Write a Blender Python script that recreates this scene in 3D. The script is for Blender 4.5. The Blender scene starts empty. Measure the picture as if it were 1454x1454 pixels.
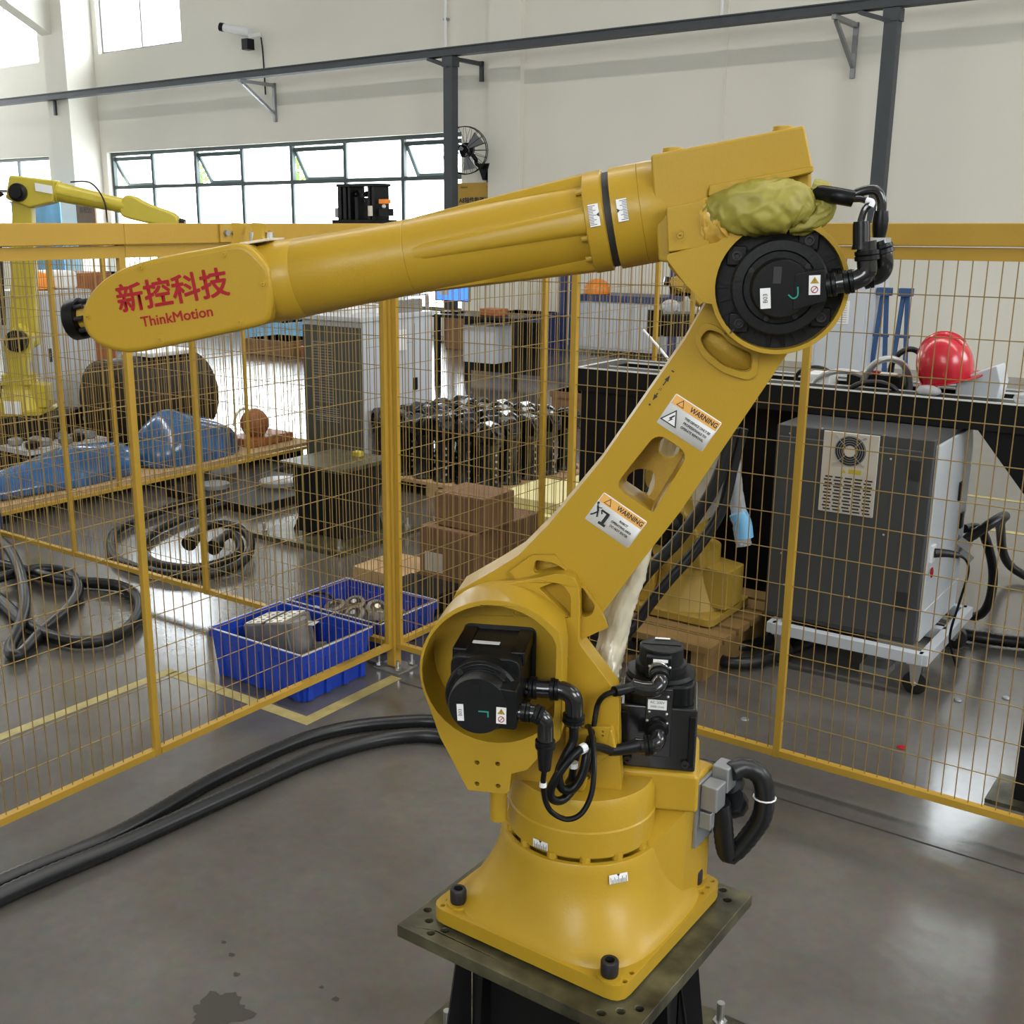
import bpy, bmesh, math, random
from mathutils import Vector as V, Matrix, Quaternion, geometry, noise
random.seed(7)
sc = bpy.context.scene
COL = sc.collection
R = math.radians

# ------------------------------------------------------------ camera
cam_d = bpy.data.cameras.new('camera'); cam = bpy.data.objects.new('camera', cam_d); COL.objects.link(cam)
cam.location = (2.535, -2.975, 1.6)
cam.rotation_euler = (R(90 - 14.39), 0, R(36.733))
cam_d.sensor_width = 36; cam_d.lens = 1590 / 1454 * 36
cam_d.shift_x = 71 / 1454; cam_d.shift_y = 0
cam_d.clip_start = 0.05; cam_d.clip_end = 200
sc.camera = cam

# ------------------------------------------------------------ world, light, exposure
w = bpy.data.worlds.new('overcast'); sc.world = w; w.use_nodes = True
bg = w.node_tree.nodes['Background']; bg.inputs[0].default_value = (0.93, 0.97, 1.0, 1); bg.inputs[1].default_value = 9.0
sc.view_settings.view_transform = 'Standard'; sc.view_settings.look = 'None'
sc.view_settings.gamma = 1; sc.view_settings.use_curve_mapping = False
sc.view_settings.exposure = 0.46
sc.cycles.use_denoising = True
sc.cycles.sample_clamp_indirect = 6

def area(name, loc, size, direction, power, color=(1, 1, 1), portal=False):
    l = bpy.data.lights.new(name, 'AREA'); l.shape = 'RECTANGLE'; l.size, l.size_y = size
    l.energy = power; l.color = color
    if portal: l.cycles.is_portal = True
    o = bpy.data.objects.new(name, l); COL.objects.link(o); o.location = loc
    o.rotation_euler = V(direction).to_track_quat('-Z', 'Y').to_euler()
    return o
# openings of the hall (x or y range, z range); the world's daylight comes in through them
BACK_WIN = [(-15.45, -7.38, 0.35, 2.87), (-19.6, -17.25, 1.15, 2.87), (-15.47, -13.22, 4.55, 6.6), (-19.6, -17.3, 4.55, 6.6),
            (-5.5, -4.3, 4.9, 7.0), (-0.46, 0.64, 4.7, 7.0), (4.4, 5.6, 4.9, 7.0)]
for a, b, c, d in BACK_WIN:
    area('window_portal', ((a + b) / 2, 10.45, (c + d) / 2), (b - a, d - c), (0, -1, 0), 1, portal=True)
LEFT_WIN = [(-2, 0, 4.0, 6.0), (7, 9.6, 3.0, 6.0)]
for a, b, c, d in LEFT_WIN:
    area('window_portal', (-22.1, (a + b) / 2, (c + d) / 2), (b - a, d - c), (1, 0, 0), 1, portal=True)
RIGHT_WIN = [(-5, -1, 3.4, 6.2), (3, 7, 3.4, 6.2)]
for a, b, c, d in RIGHT_WIN:
    area('window_portal', (10.1, (a + b) / 2, (c + d) / 2), (b - a, d - c), (-1, 0, 0), 1, portal=True)
# hall lamps (high-bay panels under the roof)
LAMPS = [(-14.5, 1.0), (-9.3, 1.0), (-4.1, 1.0), (1.1, 1.0), (6.3, 1.0)]
for x, y in LAMPS:
    area('ceiling_lamp_light', (x, y, 7.4), (5.0, 0.30), (0, 0, -1), 110, (1, 0.97, 0.91))

# ------------------------------------------------------------ materials
def mat(name, col, rough=0.5, metal=0.0, var=0.0, vscale=8.0, bump=0.0, bscale=60.0, coat=0.0, spec=None, alpha=None, trans=0.0):
    m = bpy.data.materials.new(name); m.use_nodes = True
    nt = m.node_tree; b = nt.nodes['Principled BSDF']
    b.inputs['Base Color'].default_value = (*col, 1); b.inputs['Roughness'].default_value = rough
    b.inputs['Metallic'].default_value = metal
    if coat: b.inputs['Coat Weight'].default_value = coat; b.inputs['Coat Roughness'].default_value = 0.15
    if spec is not None: b.inputs['Specular IOR Level'].default_value = spec
    if trans: b.inputs['Transmission Weight'].default_value = trans
    if alpha is not None: b.inputs['Alpha'].default_value = alpha
    tc = nt.nodes.new('ShaderNodeTexCoord')
    if var:
        n = nt.nodes.new('ShaderNodeTexNoise'); n.inputs['Scale'].default_value = vscale; n.inputs['Detail'].default_value = 5
        nt.links.new(tc.outputs['Object'], n.inputs['Vector'])
        r = nt.nodes.new('ShaderNodeMapRange'); r.inputs[1].default_value = 0.3; r.inputs[2].default_value = 0.7
        r.inputs[3].default_value = 1 - var; r.inputs[4].default_value = 1 + var
        nt.links.new(n.outputs['Fac'], r.inputs['Value'])
        mx = nt.nodes.new('ShaderNodeVectorMath'); mx.operation = 'SCALE'; mx.inputs[0].default_value = col
        nt.links.new(r.outputs[0], mx.inputs['Scale']); nt.links.new(mx.outputs[0], b.inputs['Base Color'])
    if bump:
        n = nt.nodes.new('ShaderNodeTexNoise'); n.inputs['Scale'].default_value = bscale; n.inputs['Detail'].default_value = 3
        nt.links.new(tc.outputs['Object'], n.inputs['Vector'])
        bp = nt.nodes.new('ShaderNodeBump'); bp.inputs['Strength'].default_value = bump; bp.inputs['Distance'].default_value = 0.002
        nt.links.new(n.outputs['Fac'], bp.inputs['Height']); nt.links.new(bp.outputs[0], b.inputs['Normal'])
    return m
M = {}
M['robot'] = mat('robot_yellow', (0.42, 0.258, 0.018), 0.38, var=0.03, vscale=3, bump=0.12, bscale=260, coat=0.05, spec=0.33)
M['cast'] = mat('rough_cast_yellow', (0.48, 0.30, 0.035), 0.6, var=0.10, vscale=40, bump=0.6, bscale=220)
M['fence'] = mat('fence_yellow', (0.44, 0.265, 0.035), 0.42, var=0.05, vscale=6, bump=0.15, bscale=150, spec=0.3)
M['dullyellow'] = mat('dull_robot_yellow', (0.34, 0.22, 0.03), 0.5, var=0.08)
M['wire'] = mat('wire_yellow_backlit', (0.29, 0.19, 0.055), 0.4, metal=0.2)  # browner than the fence paint: backlit shade is put into the colour
M['oldyellow'] = mat('bright_yellow_paint', (0.50, 0.40, 0.028), 0.42, var=0.06, vscale=5, coat=0.2)
M['black'] = mat('black_plastic', (0.0035, 0.004, 0.0045), 0.36, spec=0.25, bump=0.08, bscale=200)
M['blackm'] = mat('black_cast_metal', (0.0055, 0.006, 0.0065), 0.42, spec=0.27, bump=0.2, bscale=180, var=0.1)
M['gloss'] = mat('black_gloss', (0.008, 0.008, 0.009), 0.18, coat=0.3)
M['dark'] = mat('dark_steel', (0.006, 0.006, 0.0065), 0.5, var=0.2, vscale=6, spec=0.2)
M['bluegrey'] = mat('beam_blue_grey', (0.048, 0.055, 0.062), 0.55, var=0.08)
M['white'] = mat('white_label', (0.78, 0.78, 0.78), 0.45)
M['orange'] = mat('label_orange', (0.80, 0.42, 0.10), 0.5)
M['ink'] = mat('black_ink', (0.02, 0.02, 0.02), 0.6)
M['red'] = mat('red_print', (0.33, 0.006, 0.014), 0.45, spec=0.3)
M['teal'] = mat('teal_marker', (0.02, 0.30, 0.22), 0.5)
M['bolt'] = mat('black_oxide_bolt', (0.03, 0.028, 0.03), 0.4, metal=0.5)
M['steel'] = mat('bright_steel', (0.55, 0.55, 0.55), 0.3, metal=0.9)
M['galv'] = mat('galvanised_grey', (0.30, 0.31, 0.32), 0.42, metal=0.6)
M['blue'] = mat('blue_plastic', (0.013, 0.052, 0.42), 0.38, var=0.1, vscale=10)
M['cabgrey'] = mat('cabinet_dark_grey', (0.060, 0.062, 0.062), 0.45, spec=0.3)
M['cablight'] = mat('cabinet_light_grey', (0.50, 0.53, 0.57), 0.3)
M['beige'] = mat('beige_panel', (0.55, 0.50, 0.42), 0.5)
M['cardboard'] = mat('cardboard', (0.20, 0.105, 0.055), 0.8, var=0.08, vscale=12)
M['wood'] = mat('pale_board', (0.46, 0.30, 0.15), 0.7, var=0.12, vscale=7)
M['darkwood'] = mat('dull_pallet_wood', (0.20, 0.115, 0.035), 0.7, var=0.15, vscale=7)
M['foam'] = mat('pale_yellow_board', (0.80, 0.72, 0.36), 0.7, var=0.05)
M['cloth'] = mat('olive_cloth', (0.30, 0.26, 0.04), 0.5, var=0.2, vscale=14, bump=0.3, bscale=60)
M['tape'] = mat('yellow_tape', (0.62, 0.38, 0.06), 0.22, var=0.15, vscale=60, bump=0.6, bscale=80, coat=0.5)
M['wrap'] = mat('white_stretch_film', (0.56, 0.51, 0.38), 0.28, var=0.14, vscale=22, bump=0.9, bscale=45, coat=0.6)
M['bluefilm'] = mat('blue_plastic_film', (0.018, 0.10, 0.26), 0.18, var=0.35, vscale=9, bump=0.8, bscale=14, coat=0.6)
M['helmet'] = mat('red_helmet', (0.48, 0.010, 0.025), 0.24, coat=0.3)
M['orangeh'] = mat('orange_helmet', (0.85, 0.25, 0.02), 0.4)
M['brown'] = mat('rust_brown', (0.32, 0.09, 0.03), 0.5, var=0.2, vscale=12)
M['navy'] = mat('navy_paint', (0.02, 0.04, 0.14), 0.4)
M['cast_grey'] = mat('grey_casting', (0.20, 0.185, 0.165), 0.55, metal=0.3, var=0.2, vscale=20, bump=0.4, bscale=120)
M['milled'] = mat('milled_face', (0.66, 0.60, 0.48), 0.4, metal=0.3, var=0.12, vscale=25)
M['rubber'] = mat('hose_rubber', (0.008, 0.0085, 0.0095), 0.36, spec=0.4)
M['film'] = mat('clear_film', (0.65, 0.67, 0.70), 0.15, var=0.1, vscale=15, bump=0.8, bscale=40, alpha=0.45)
M['mirror'] = mat('blue_denim', (0.03, 0.08, 0.2), 0.8)
M['green'] = mat('leaf_green', (0.16, 0.30, 0.06), 0.7, var=0.35, vscale=3)

# wall, floor ---------------------------------------------------------
M['wall'] = mat('wall_paint', (0.745, 0.72, 0.635), 0.8, var=0.03, vscale=0.5)
M['frame'] = mat('window_frame', (0.05, 0.075, 0.075), 0.4)
M['ceil'] = mat('ceiling', (0.5, 0.5, 0.5), 0.9)
def floor_mat():
    m = bpy.data.materials.new('epoxy_floor'); m.use_nodes = True; nt = m.node_tree; b = nt.nodes['Principled BSDF']
    tc = nt.nodes.new('ShaderNodeTexCoord')
    n1 = nt.nodes.new('ShaderNodeTexNoise'); n1.inputs['Scale'].default_value = 1.6; n1.inputs['Detail'].default_value = 8; n1.inputs['Roughness'].default_value = 0.6
    n2 = nt.nodes.new('ShaderNodeTexNoise'); n2.inputs['Scale'].default_value = 30; n2.inputs['Detail'].default_value = 6
    n3 = nt.nodes.new('ShaderNodeTexNoise'); n3.inputs['Scale'].default_value = 2.4; n3.inputs['Detail'].default_value = 10; n3.inputs['Roughness'].default_value = 0.7
    for n in (n1, n2, n3): nt.links.new(tc.outputs['Object'], n.inputs['Vector'])
    cr = nt.nodes.new('ShaderNodeValToRGB'); cr.color_ramp.elements[0].position = 0.3; cr.color_ramp.elements[1].position = 0.72
    cr.color_ramp.elements[0].color = (0.098, 0.088, 0.076, 1); cr.color_ramp.elements[1].color = (0.160, 0.148, 0.132, 1)
    nt.links.new(n1.outputs['Fac'], cr.inputs[0])
    mul = nt.nodes.new('ShaderNodeMix'); mul.data_type = 'RGBA'; mul.blend_type = 'MULTIPLY'; mul.inputs[0].default_value = 0.35
    nt.links.new(cr.outputs[0], mul.inputs[6]); nt.links.new(n2.outputs['Color'], mul.inputs[7])
    # dark scuffs
    sr = nt.nodes.new('ShaderNodeMapRange'); sr.inputs[1].default_value = 0.68; sr.inputs[2].default_value = 0.76; sr.inputs[3].default_value = 0; sr.inputs[4].default_value = 0.55
    nt.links.new(n3.outputs['Fac'], sr.inputs[0])
    mm = nt.nodes.new('ShaderNodeMix'); mm.data_type = 'RGBA'; mm.inputs[7].default_value = (0.07, 0.065, 0.055, 1)
    nt.links.new(sr.outputs[0], mm.inputs[0]); nt.links.new(mul.outputs[2], mm.inputs[6])
    nt.links.new(mm.outputs[2], b.inputs['Base Color'])
    rr = nt.nodes.new('ShaderNodeMapRange'); rr.inputs[3].default_value = 0.10; rr.inputs[4].default_value = 0.30; b.inputs['Coat Weight'].default_value = 0.25; b.inputs['Coat Roughness'].default_value = 0.12
    nt.links.new(n1.outputs['Fac'], rr.inputs[0]); nt.links.new(rr.outputs[0], b.inputs['Roughness'])
    bp = nt.nodes.new('ShaderNodeBump'); bp.inputs['Strength'].default_value = 0.12; bp.inputs['Distance'].default_value = 0.004
    n4 = nt.nodes.new('ShaderNodeTexNoise'); n4.inputs['Scale'].default_value = 22; n4.inputs['Detail'].default_value = 4
    nt.links.new(tc.outputs['Object'], n4.inputs['Vector'])
    nt.links.new(n4.outputs['Fac'], bp.inputs['Height']); nt.links.new(bp.outputs[0], b.inputs['Normal'])
    return m
M['floor'] = floor_mat()

# ------------------------------------------------------------ mesh building
class MB:
    def __init__(s): s.v = []; s.f = []
    def add(s, vs, fs):
        o = len(s.v); s.v += [V(p) for p in vs]; s.f += [tuple(i + o for i in f) for f in fs]; return s
    def box(s, lo, hi, T=None):
        x0, y0, z0 = lo; x1, y1, z1 = hi
        vs = [V(p) for p in ((x0,y0,z0),(x1,y0,z0),(x1,y1,z0),(x0,y1,z0),(x0,y0,z1),(x1,y0,z1),(x1,y1,z1),(x0,y1,z1))]
        if T: vs = [T(p) for p in vs]
        return s.add(vs, [(0,3,2,1),(4,5,6,7),(0,1,5,4),(1,2,6,5),(2,3,7,6),(3,0,4,7)])
    def bar(s, a, b, w_, h_, up=(0, 0, 1)):
        a = V(a); b = V(b); d = (b - a).normalized(); u = V(up)
        if abs(d.dot(u)) > 0.95: u = V((1, 0, 0))
        x = d.cross(u).normalized(); y = x.cross(d)
        vs = [p + x * sx * w_ / 2 + y * sy * h_ / 2 for p in (a, b) for sx, sy in ((-1,-1),(1,-1),(1,1),(-1,1))]
        return s.add(vs, [(0,3,2,1),(4,5,6,7),(0,1,5,4),(1,2,6,5),(2,3,7,6),(3,0,4,7)])
    def cyl(s, a, b, r0, r1=None, n=24, cap=True):
        r1 = r0 if r1 is None else r1; return s.lathe([(r0, 0), (r1, (V(b) - V(a)).length)], a, V(b) - V(a), n, cap)
    def lathe(s, prof, o, ax, n=32, cap=True):
        o = V(o); ax = V(ax).normalized(); t = V((0, 0, 1)) if abs(ax.z) < 0.9 else V((1, 0, 0))
        x = ax.cross(t).normalized(); y = ax.cross(x); vs = []; fs = []
        for r, h in prof:
            for i in range(n):
                a = 2 * math.pi * i / n; vs.append(o + ax * h + (x * math.cos(a) + y * math.sin(a)) * r)
        for k in range(len(prof) - 1):
            for i in range(n):
                j = (i + 1) % n; fs.append((k*n+i, k*n+j, (k+1)*n+j, (k+1)*n+i))
        if cap: fs.append(tuple(reversed(range(n)))); fs.append(tuple((len(prof)-1)*n + i for i in range(n)))
        return s.add(vs, fs)
    def tube(s, pts, r, n=10, res=8, raw=False, wob=0.0, closed_caps=True, flat=1.0):
        P = [V(p) for p in pts]
        if not raw and len(P) > 2: P, rr = spline(P, res, r)
        else: rr = [r(i / (len(P) - 1)) if callable(r) else r for i in range(len(P))]
        vs = []; fs = []; prev = None
        for i, p in enumerate(P):
            d = (P[min(i + 1, len(P) - 1)] - P[max(i - 1, 0)]).normalized()
            if prev is None:
                t = V((0, 0, 1)) if abs(d.z) < 0.9 else V((1, 0, 0)); x = d.cross(t).normalized()
            else: x = (prev - d * prev.dot(d)).normalized()
            prev = x; y = d.cross(x)
            for k in range(n):
                a = 2 * math.pi * k / n; q = rr[i] * (1 + (wob * noise.noise(V((i * 0.9, k * 1.3, 5))) if wob else 0))
                vs.append(p + x * math.cos(a) * q + y * math.sin(a) * q * flat)
        for i in range(len(P) - 1):
            for k in range(n):
                j = (k + 1) % n; fs.append((i*n+k, i*n+j, (i+1)*n+j, (i+1)*n+k))
        if closed_caps: fs.append(tuple(reversed(range(n)))); fs.append(tuple((len(P)-1)*n + k for k in range(n)))
        return s.add(vs, fs)
    def prism(s, outline, w0, w1, T, holes=(), cap0=True):
        """outline of (u, z), extruded along w, mapped by T(u, w, z)"""
        loops = [list(outline)] + [list(h) for h in holes]
        tri = geometry.tessellate_polygon([[V((a, b, 0)) for a, b in L] for L in loops]) if len(loops) > 1 or len(outline) > 4 else None
        allp = [p for L in loops for p in L]; n = len(allp)
        vs = [T(a, w0, b) for a, b in allp] + [T(a, w1, b) for a, b in allp]; fs = []
        def area2(L): return sum(L[i][0]*L[(i+1)%len(L)][1] - L[(i+1)%len(L)][0]*L[i][1] for i in range(len(L)))
        if len(loops) == 1: caps = [tuple(range(n))] if area2(outline) > 0 else [tuple(reversed(range(n)))]
        else:
            caps = []
            for t in tri:
                a, b, c = [allp[i] for i in t]
                ar = (b[0]-a[0])*(c[1]-a[1]) - (c[0]-a[0])*(b[1]-a[1])
                if abs(ar) < 1e-12: continue
                caps.append(tuple(t) if ar > 0 else tuple(reversed(t)))
        for c in caps:
            if cap0: fs.append(tuple(c))
            fs.append(tuple(i + n for i in reversed(c)))
        o = 0
        for li, L in enumerate(loops):
            m = len(L); ccw = area2(L) > 0
            for i in range(m):
                j = (i + 1) % m; q = (o+i, o+i+n, o+j+n, o+j)
                if (li == 0) != ccw: q = tuple(reversed(q))
                fs.append(q)
            o += m
        return s.add(vs, fs)
    def ball(s, c, r, n=16, m=10, T=None, zmin=-1.0):
        c = V(c); r = V(r) if hasattr(r, '__len__') else V((r, r, r)); vs = []; fs = []
        for i in range(m + 1):
            th = math.pi * i / m; zz = max(math.cos(th), zmin)
            for k in range(n):
                a = 2 * math.pi * k / n; p = V((math.sin(th)*math.cos(a)*r.x, math.sin(th)*math.sin(a)*r.y, zz*r.z))
                vs.append(c + (T @ p if T else p))
        for i in range(m):
            for k in range(n):
                j = (k + 1) % n; fs.append((i*n+k, (i+1)*n+k, (i+1)*n+j, i*n+j))
        return s.add(vs, fs)
    def build(s, name, m, parent=None, bevel=0, seg=2, smooth=32, loc=None, label=None, fix=True, kind=None, subdiv=0):
        me = bpy.data.meshes.new(name)
        base = V(loc) if loc is not None else V((0, 0, 0))
        if parent is not None: inv = WM[parent.name].inverted(); vs = [inv @ p for p in s.v]
        else: vs = [p - base for p in s.v]
        me.from_pydata(vs, [], s.f); me.update()
        if fix:
            bm = bmesh.new(); bm.from_mesh(me); bmesh.ops.remove_doubles(bm, verts=bm.verts, dist=1e-6)
            bmesh.ops.recalc_face_normals(bm, faces=bm.faces); bm.to_mesh(me); bm.free()
        me.materials.append(m if not isinstance(m, str) else M[m])
        o = bpy.data.objects.new(name, me); COL.objects.link(o)
        me.shade_smooth() if hasattr(me, 'shade_smooth') else None
        if bevel:
            b = o.modifiers.new('bevel', 'BEVEL'); b.width = bevel; b.segments = seg; b.limit_method = 'ANGLE'; b.angle_limit = R(38); b.harden_normals = True
            b.use_clamp_overlap = True
        elif smooth: me.set_sharp_from_angle(angle=R(smooth))
        if subdiv:
            d = o.modifiers.new('sub', 'SUBSURF'); d.levels = d.render_levels = subdiv
        if parent is not None: o.parent = parent; WM[o.name] = WM[parent.name].copy()
        else: o.location = base; WM[o.name] = Matrix.Translation(base)
        if label: o['label'] = label
        if kind: o['kind'] = kind
        return o
WM = {}
def spline(P, res, r=None):
    out = []; rr = []; n = len(P)
    for i in range(n - 1):
        p0 = P[max(i-1, 0)]; p1 = P[i]; p2 = P[i+1]; p3 = P[min(i+2, n-1)]
        for k in range(res):
            t = k / res
            out.append(0.5 * ((2*p1) + (p2-p0)*t + (2*p0-5*p1+4*p2-p3)*t*t + (3*p1-p0-3*p2+p3)*t**3))
    out.append(P[-1].copy()); L = len(out)
    for i in range(L): rr.append(r(i / (L - 1)) if callable(r) else r)
    return out, rr
def closed(P, res=6):
    n = len(P); out = []
    Q = [V((a, b, 0)) for a, b in P]
    for i in range(n):
        p0, p1, p2, p3 = Q[i-1], Q[i], Q[(i+1) % n], Q[(i+2) % n]
        for k in range(res):
            t = k / res; q = 0.5 * ((2*p1) + (p2-p0)*t + (2*p0-5*p1+4*p2-p3)*t*t + (3*p1-p0-3*p2+p3)*t**3); out.append((q.x, q.y))
    return out
def arc(cx, cz, r, a0, a1, n=12, rz=None):
    rz = r if rz is None else rz
    return [(cx + r * math.cos(R(a0 + (a1-a0)*i/n)), cz + rz * math.sin(R(a0 + (a1-a0)*i/n))) for i in range(n + 1)]
def rounded(P, r, n=4):
    """round the corners of a polygon"""
    out = []; m = len(P)
    for i in range(m):
        p = V(P[i]); a = V(P[i-1]); b = V(P[(i+1) % m])
        da = (a-p); db = (b-p); rr = min(r, da.length*0.45, db.length*0.45); s_ = p + da.normalized()*rr; e = p + db.normalized()*rr
        for k in range(n + 1):
            t = k / n; q = s_*(1-t)**2 + p*2*t*(1-t) + e*t*t; out.append((q.x, q.y))
    return out
def thing(name, label, cat, loc=(0, 0, 0), rz=0.0, group=None):
    o = bpy.data.objects.new(name, None); COL.objects.link(o); o.empty_display_size = 0.1
    o.location = loc; o.rotation_euler = (0, 0, rz); WM[o.name] = Matrix.Translation(V(loc)) @ Matrix.Rotation(rz, 4, 'Z')
    o['label'] = label; o['category'] = cat
    if group: o['group'] = group
    return o
def tag(o, label, cat, group=None):
    o['label'] = label; o['category'] = cat
    if group: o['group'] = group
    return o
def struct(o): o['kind'] = 'structure'; return o
def copy_tree(o, loc, rz, label, group=None):
    kids = list(o.children)
    c = o.copy(); COL.objects.link(c); c.location = loc; c.rotation_euler = (0, 0, rz)
    if label: c['label'] = label
    if group: c['group'] = group
    for ch in kids:
        d = ch.copy(); COL.objects.link(d); d.parent = c
        for g in list(ch.children):
            e = g.copy(); COL.objects.link(e); e.parent = d
    return c
def text(name, body, size, T, m, parent=None, offset=0.0, extrude=0.0003, sx=1.0, align='CENTER', shear=0.0, bold=0.0):
    """flat lettering: T maps (x, y, depth) of the text plane to the world"""
    cu = bpy.data.curves.new(name, 'FONT'); cu.body = body; cu.size = size; cu.offset = offset; cu.extrude = extrude
    cu.align_x = align; cu.align_y = 'CENTER'; cu.shear = shear; cu.resolution_u = 3
    t = bpy.data.objects.new(name, cu); COL.objects.link(t)
    dg = bpy.context.evaluated_depsgraph_get(); me = bpy.data.meshes.new_from_object(t.evaluated_get(dg))
    bpy.data.objects.remove(t); bpy.data.curves.remove(cu)
    b = MB(); fs = [tuple(p.vertices) for p in me.polygons]
    for k, (ox, oy) in enumerate([(0, 0)] if not bold else [(0, 0)] + [(bold*math.cos(i*math.pi/4), bold*math.sin(i*math.pi/4)) for i in range(8)]):
        b.add([T(v.co.x * sx + ox, v.co.y + oy, v.co.z + k*0.00002) for v in me.vertices], fs)
    bpy.data.meshes.remove(me)
    return b.build(name, m, parent, smooth=0, fix=False)
XY = lambda a, w_, b: V((a, b, w_))          # prism mapped flat on the floor: outline (x, y), w = z

# ============================================================ the hall
fl = MB().add([(-22, -9, 0), (10, -9, 0), (10, 10.3, 0), (-22, 10.3, 0)], [(0, 1, 2, 3)]).build('floor', 'floor'); struct(fl)
b = MB(); b.box((-22.3, 10.3, 0), (10.3, 10.6, 8))
def wall_with(holes, a0, a1, T, w0, w1, name, m='wall', top=8.0):
    q = MB(); q.prism([(a0, 0), (a1, 0), (a1, top), (a0, top)], w0, w1, T, holes=[[(a, c), (b_, c), (b_, d), (a, d)] for a, b_, c, d in holes])
    return struct(q.build(name, m, smooth=20))
wall_with(BACK_WIN, -22.3, 10.3, lambda u, w_, z: V((u, w_, z)), 10.3, 10.6, 'wall_back')
wall_with(LEFT_WIN, -9.3, 10.3, lambda u, w_, z: V((w_, u, z)), -22.3, -22.0, 'wall_left')
wall_with(RIGHT_WIN, -9.3, 10.3, lambda u, w_, z: V((w_, u, z)), 10.0, 10.3, 'wall_right')
wall_with([(-16, -14, 2.0, 4.0), (2, 5.5, 3.2, 5.8)], -22.3, 10.3, lambda u, w_, z: V((u, w_, z)), -9.3, -9.0, 'wall_front')
area('window_portal', (-15, -9.1, 3.0), (2, 2.0), (0, 1, 0), 1, portal=True)
area('window_portal', (3.75, -9.1, 4.5), (3.5, 2.6), (0, 1, 0), 1, portal=True)
struct(MB().box((-22.3, -9.3, 8.0), (10.3, 10.6, 8.2)).build('ceiling', 'ceil'))
for i, (x, y) in enumerate(LAMPS):
    t = thing('ceiling_lamp', 'long strip lamp hanging in a row under the hall ceiling', 'lamp', (x, y, 7.42), group='strip lamps under the ceiling')
    MB().box((x-2.55, y-0.18, 7.42), (x+2.55, y+0.18, 7.5)).build('housing', 'galv', t)
    for d in (-2, 2): MB().bar((x+d, y, 7.5), (x+d, y, 8.0), 0.02, 0.02).build('stem', 'galv', t)
# pilaster columns on the back wall
for i, x in enumerate((-15.95,)):
    struct(MB().box((-16.25, 9.7, 0), (-15.62, 10.3, 8)).build('trim_%d' % (i + 1), 'wall'))
struct(MB().box((-6.85, 10.2, 0), (-6.33, 10.3, 8)).build('trim_2', 'wall'))
struct(MB().box((2.9, 9.9, 0), (3.5, 10.3, 8)).build('trim_3', 'wall'))
# roof haunch at the upper left, where the column carries a sloping girder
struct(MB().prism([(7.4, 8.0), (9.7, 5.6), (9.7, 4.85), (8.9, 5.25), (6.6, 7.4), (6.4, 8.0)], -16.25, -15.95, lambda u, w_, z: V((w_, u, z))).build('trim_4', 'wall'))
struct(MB().box((-3.46, 10.285, 0), (-3.44, 10.3, 8)).build('trim_5', 'wall'))

# windows -------------------------------------------------------------
def pane_mat():
    m = bpy.data.materials.new('frosted_glass'); m.use_nodes = True; nt = m.node_tree
    nt.nodes.remove(nt.nodes['Principled BSDF']); out = nt.nodes['Material Output']
    tr = nt.nodes.new('ShaderNodeBsdfTransparent'); tr.inputs[0].default_value = (0.93, 0.97, 0.98, 1)
    gl = nt.nodes.new('ShaderNodeBsdfGlossy'); gl.inputs['Roughness'].default_value = 0.05
    tl = nt.nodes.new('ShaderNodeBsdfTranslucent'); tl.inputs[0].default_value = (0.92, 0.96, 0.98, 1)
    m1 = nt.nodes.new('ShaderNodeMixShader'); m1.inputs[0].default_value = 0.6
    mx = nt.nodes.new('ShaderNodeMixShader'); mx.inputs[0].default_value = 0.05
    nt.links.new(tr.outputs[0], m1.inputs[1]); nt.links.new(tl.outputs[0], m1.inputs[2]); nt.links.new(m1.outputs[0], mx.inputs[1])
    nt.links.new(gl.outputs[0], mx.inputs[2]); nt.links.new(mx.outputs[0], out.inputs[0])
    return m
M['pane'] = pane_mat()
def window(idx, x0, x1, z0, z1, n, transom=None, opened=(), fr=0.06, m='frame'):
    t = MB(); yy = 10.42
    t.bar((x0, yy, z0+fr/2), (x1, yy, z0+fr/2), 0.07, fr); t.bar((x0, yy, z1-fr/2), (x1, yy, z1-fr/2), 0.07, fr)
    t.bar((x0+fr/2, yy, z0+fr), (x0+fr/2, yy, z1-fr), 0.07, fr, (1,0,0)); t.bar((x1-fr/2, yy, z0+fr), (x1-fr/2, yy, z1-fr), 0.07, fr, (1,0,0))
    f = struct(t.build('window_%d' % idx, m))
    W = (x1 - x0) / n
    for k in range(1, n):
        MB().box((x0+k*W-fr/2, yy-0.036, z0+fr), (x0+k*W+fr/2, yy+0.036, z1-fr)).build('mullion', m, f)
    if transom: MB().box((x0+fr, yy-0.034, transom-fr/2), (x1-fr, yy+0.034, transom+fr/2)).build('transom', m, f)
    rows = [(z0+fr, transom-fr/2), (transom+fr/2, z1-fr)] if transom else [(z0+fr, z1-fr)]
    for k in range(n):
        a = x0 + k*W + fr/2; c = x0 + (k+1)*W - fr/2
        for r_, (p, q) in enumerate(rows):
            if r_ == len(rows)-1 and k in opened:
                # top-hung sash pushed outwards
                h = q - p; ang = R(32); dy = math.sin(ang)*h; dz = math.cos(ang)*h
                s = MB()
                A = V((a+0.02, yy+0.02, q-0.05)); B = V((c-0.02, yy+0.02, q-0.05)); A2 = A + V((0, dy, -dz)); B2 = B + V((0, dy, -dz))
                for u_, v_ in ((A, B), (A2, B2), (A, A2), (B, B2)): s.bar(u_, v_, 0.06, 0.06, (0, 1, 0.3))
                sash = s.build('sash', m, f)
                MB().add([A, B, B2, A2], [(0, 1, 2, 3)]).build('pane', 'pane', sash, fix=False)
            else:
                MB().add([(a, yy, p), (c, yy, p), (c, yy, q), (a, yy, q)], [(0, 1, 2, 3)]).build('pane', 'pane', f, fix=False)
    # sill reveal
    return f
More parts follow.
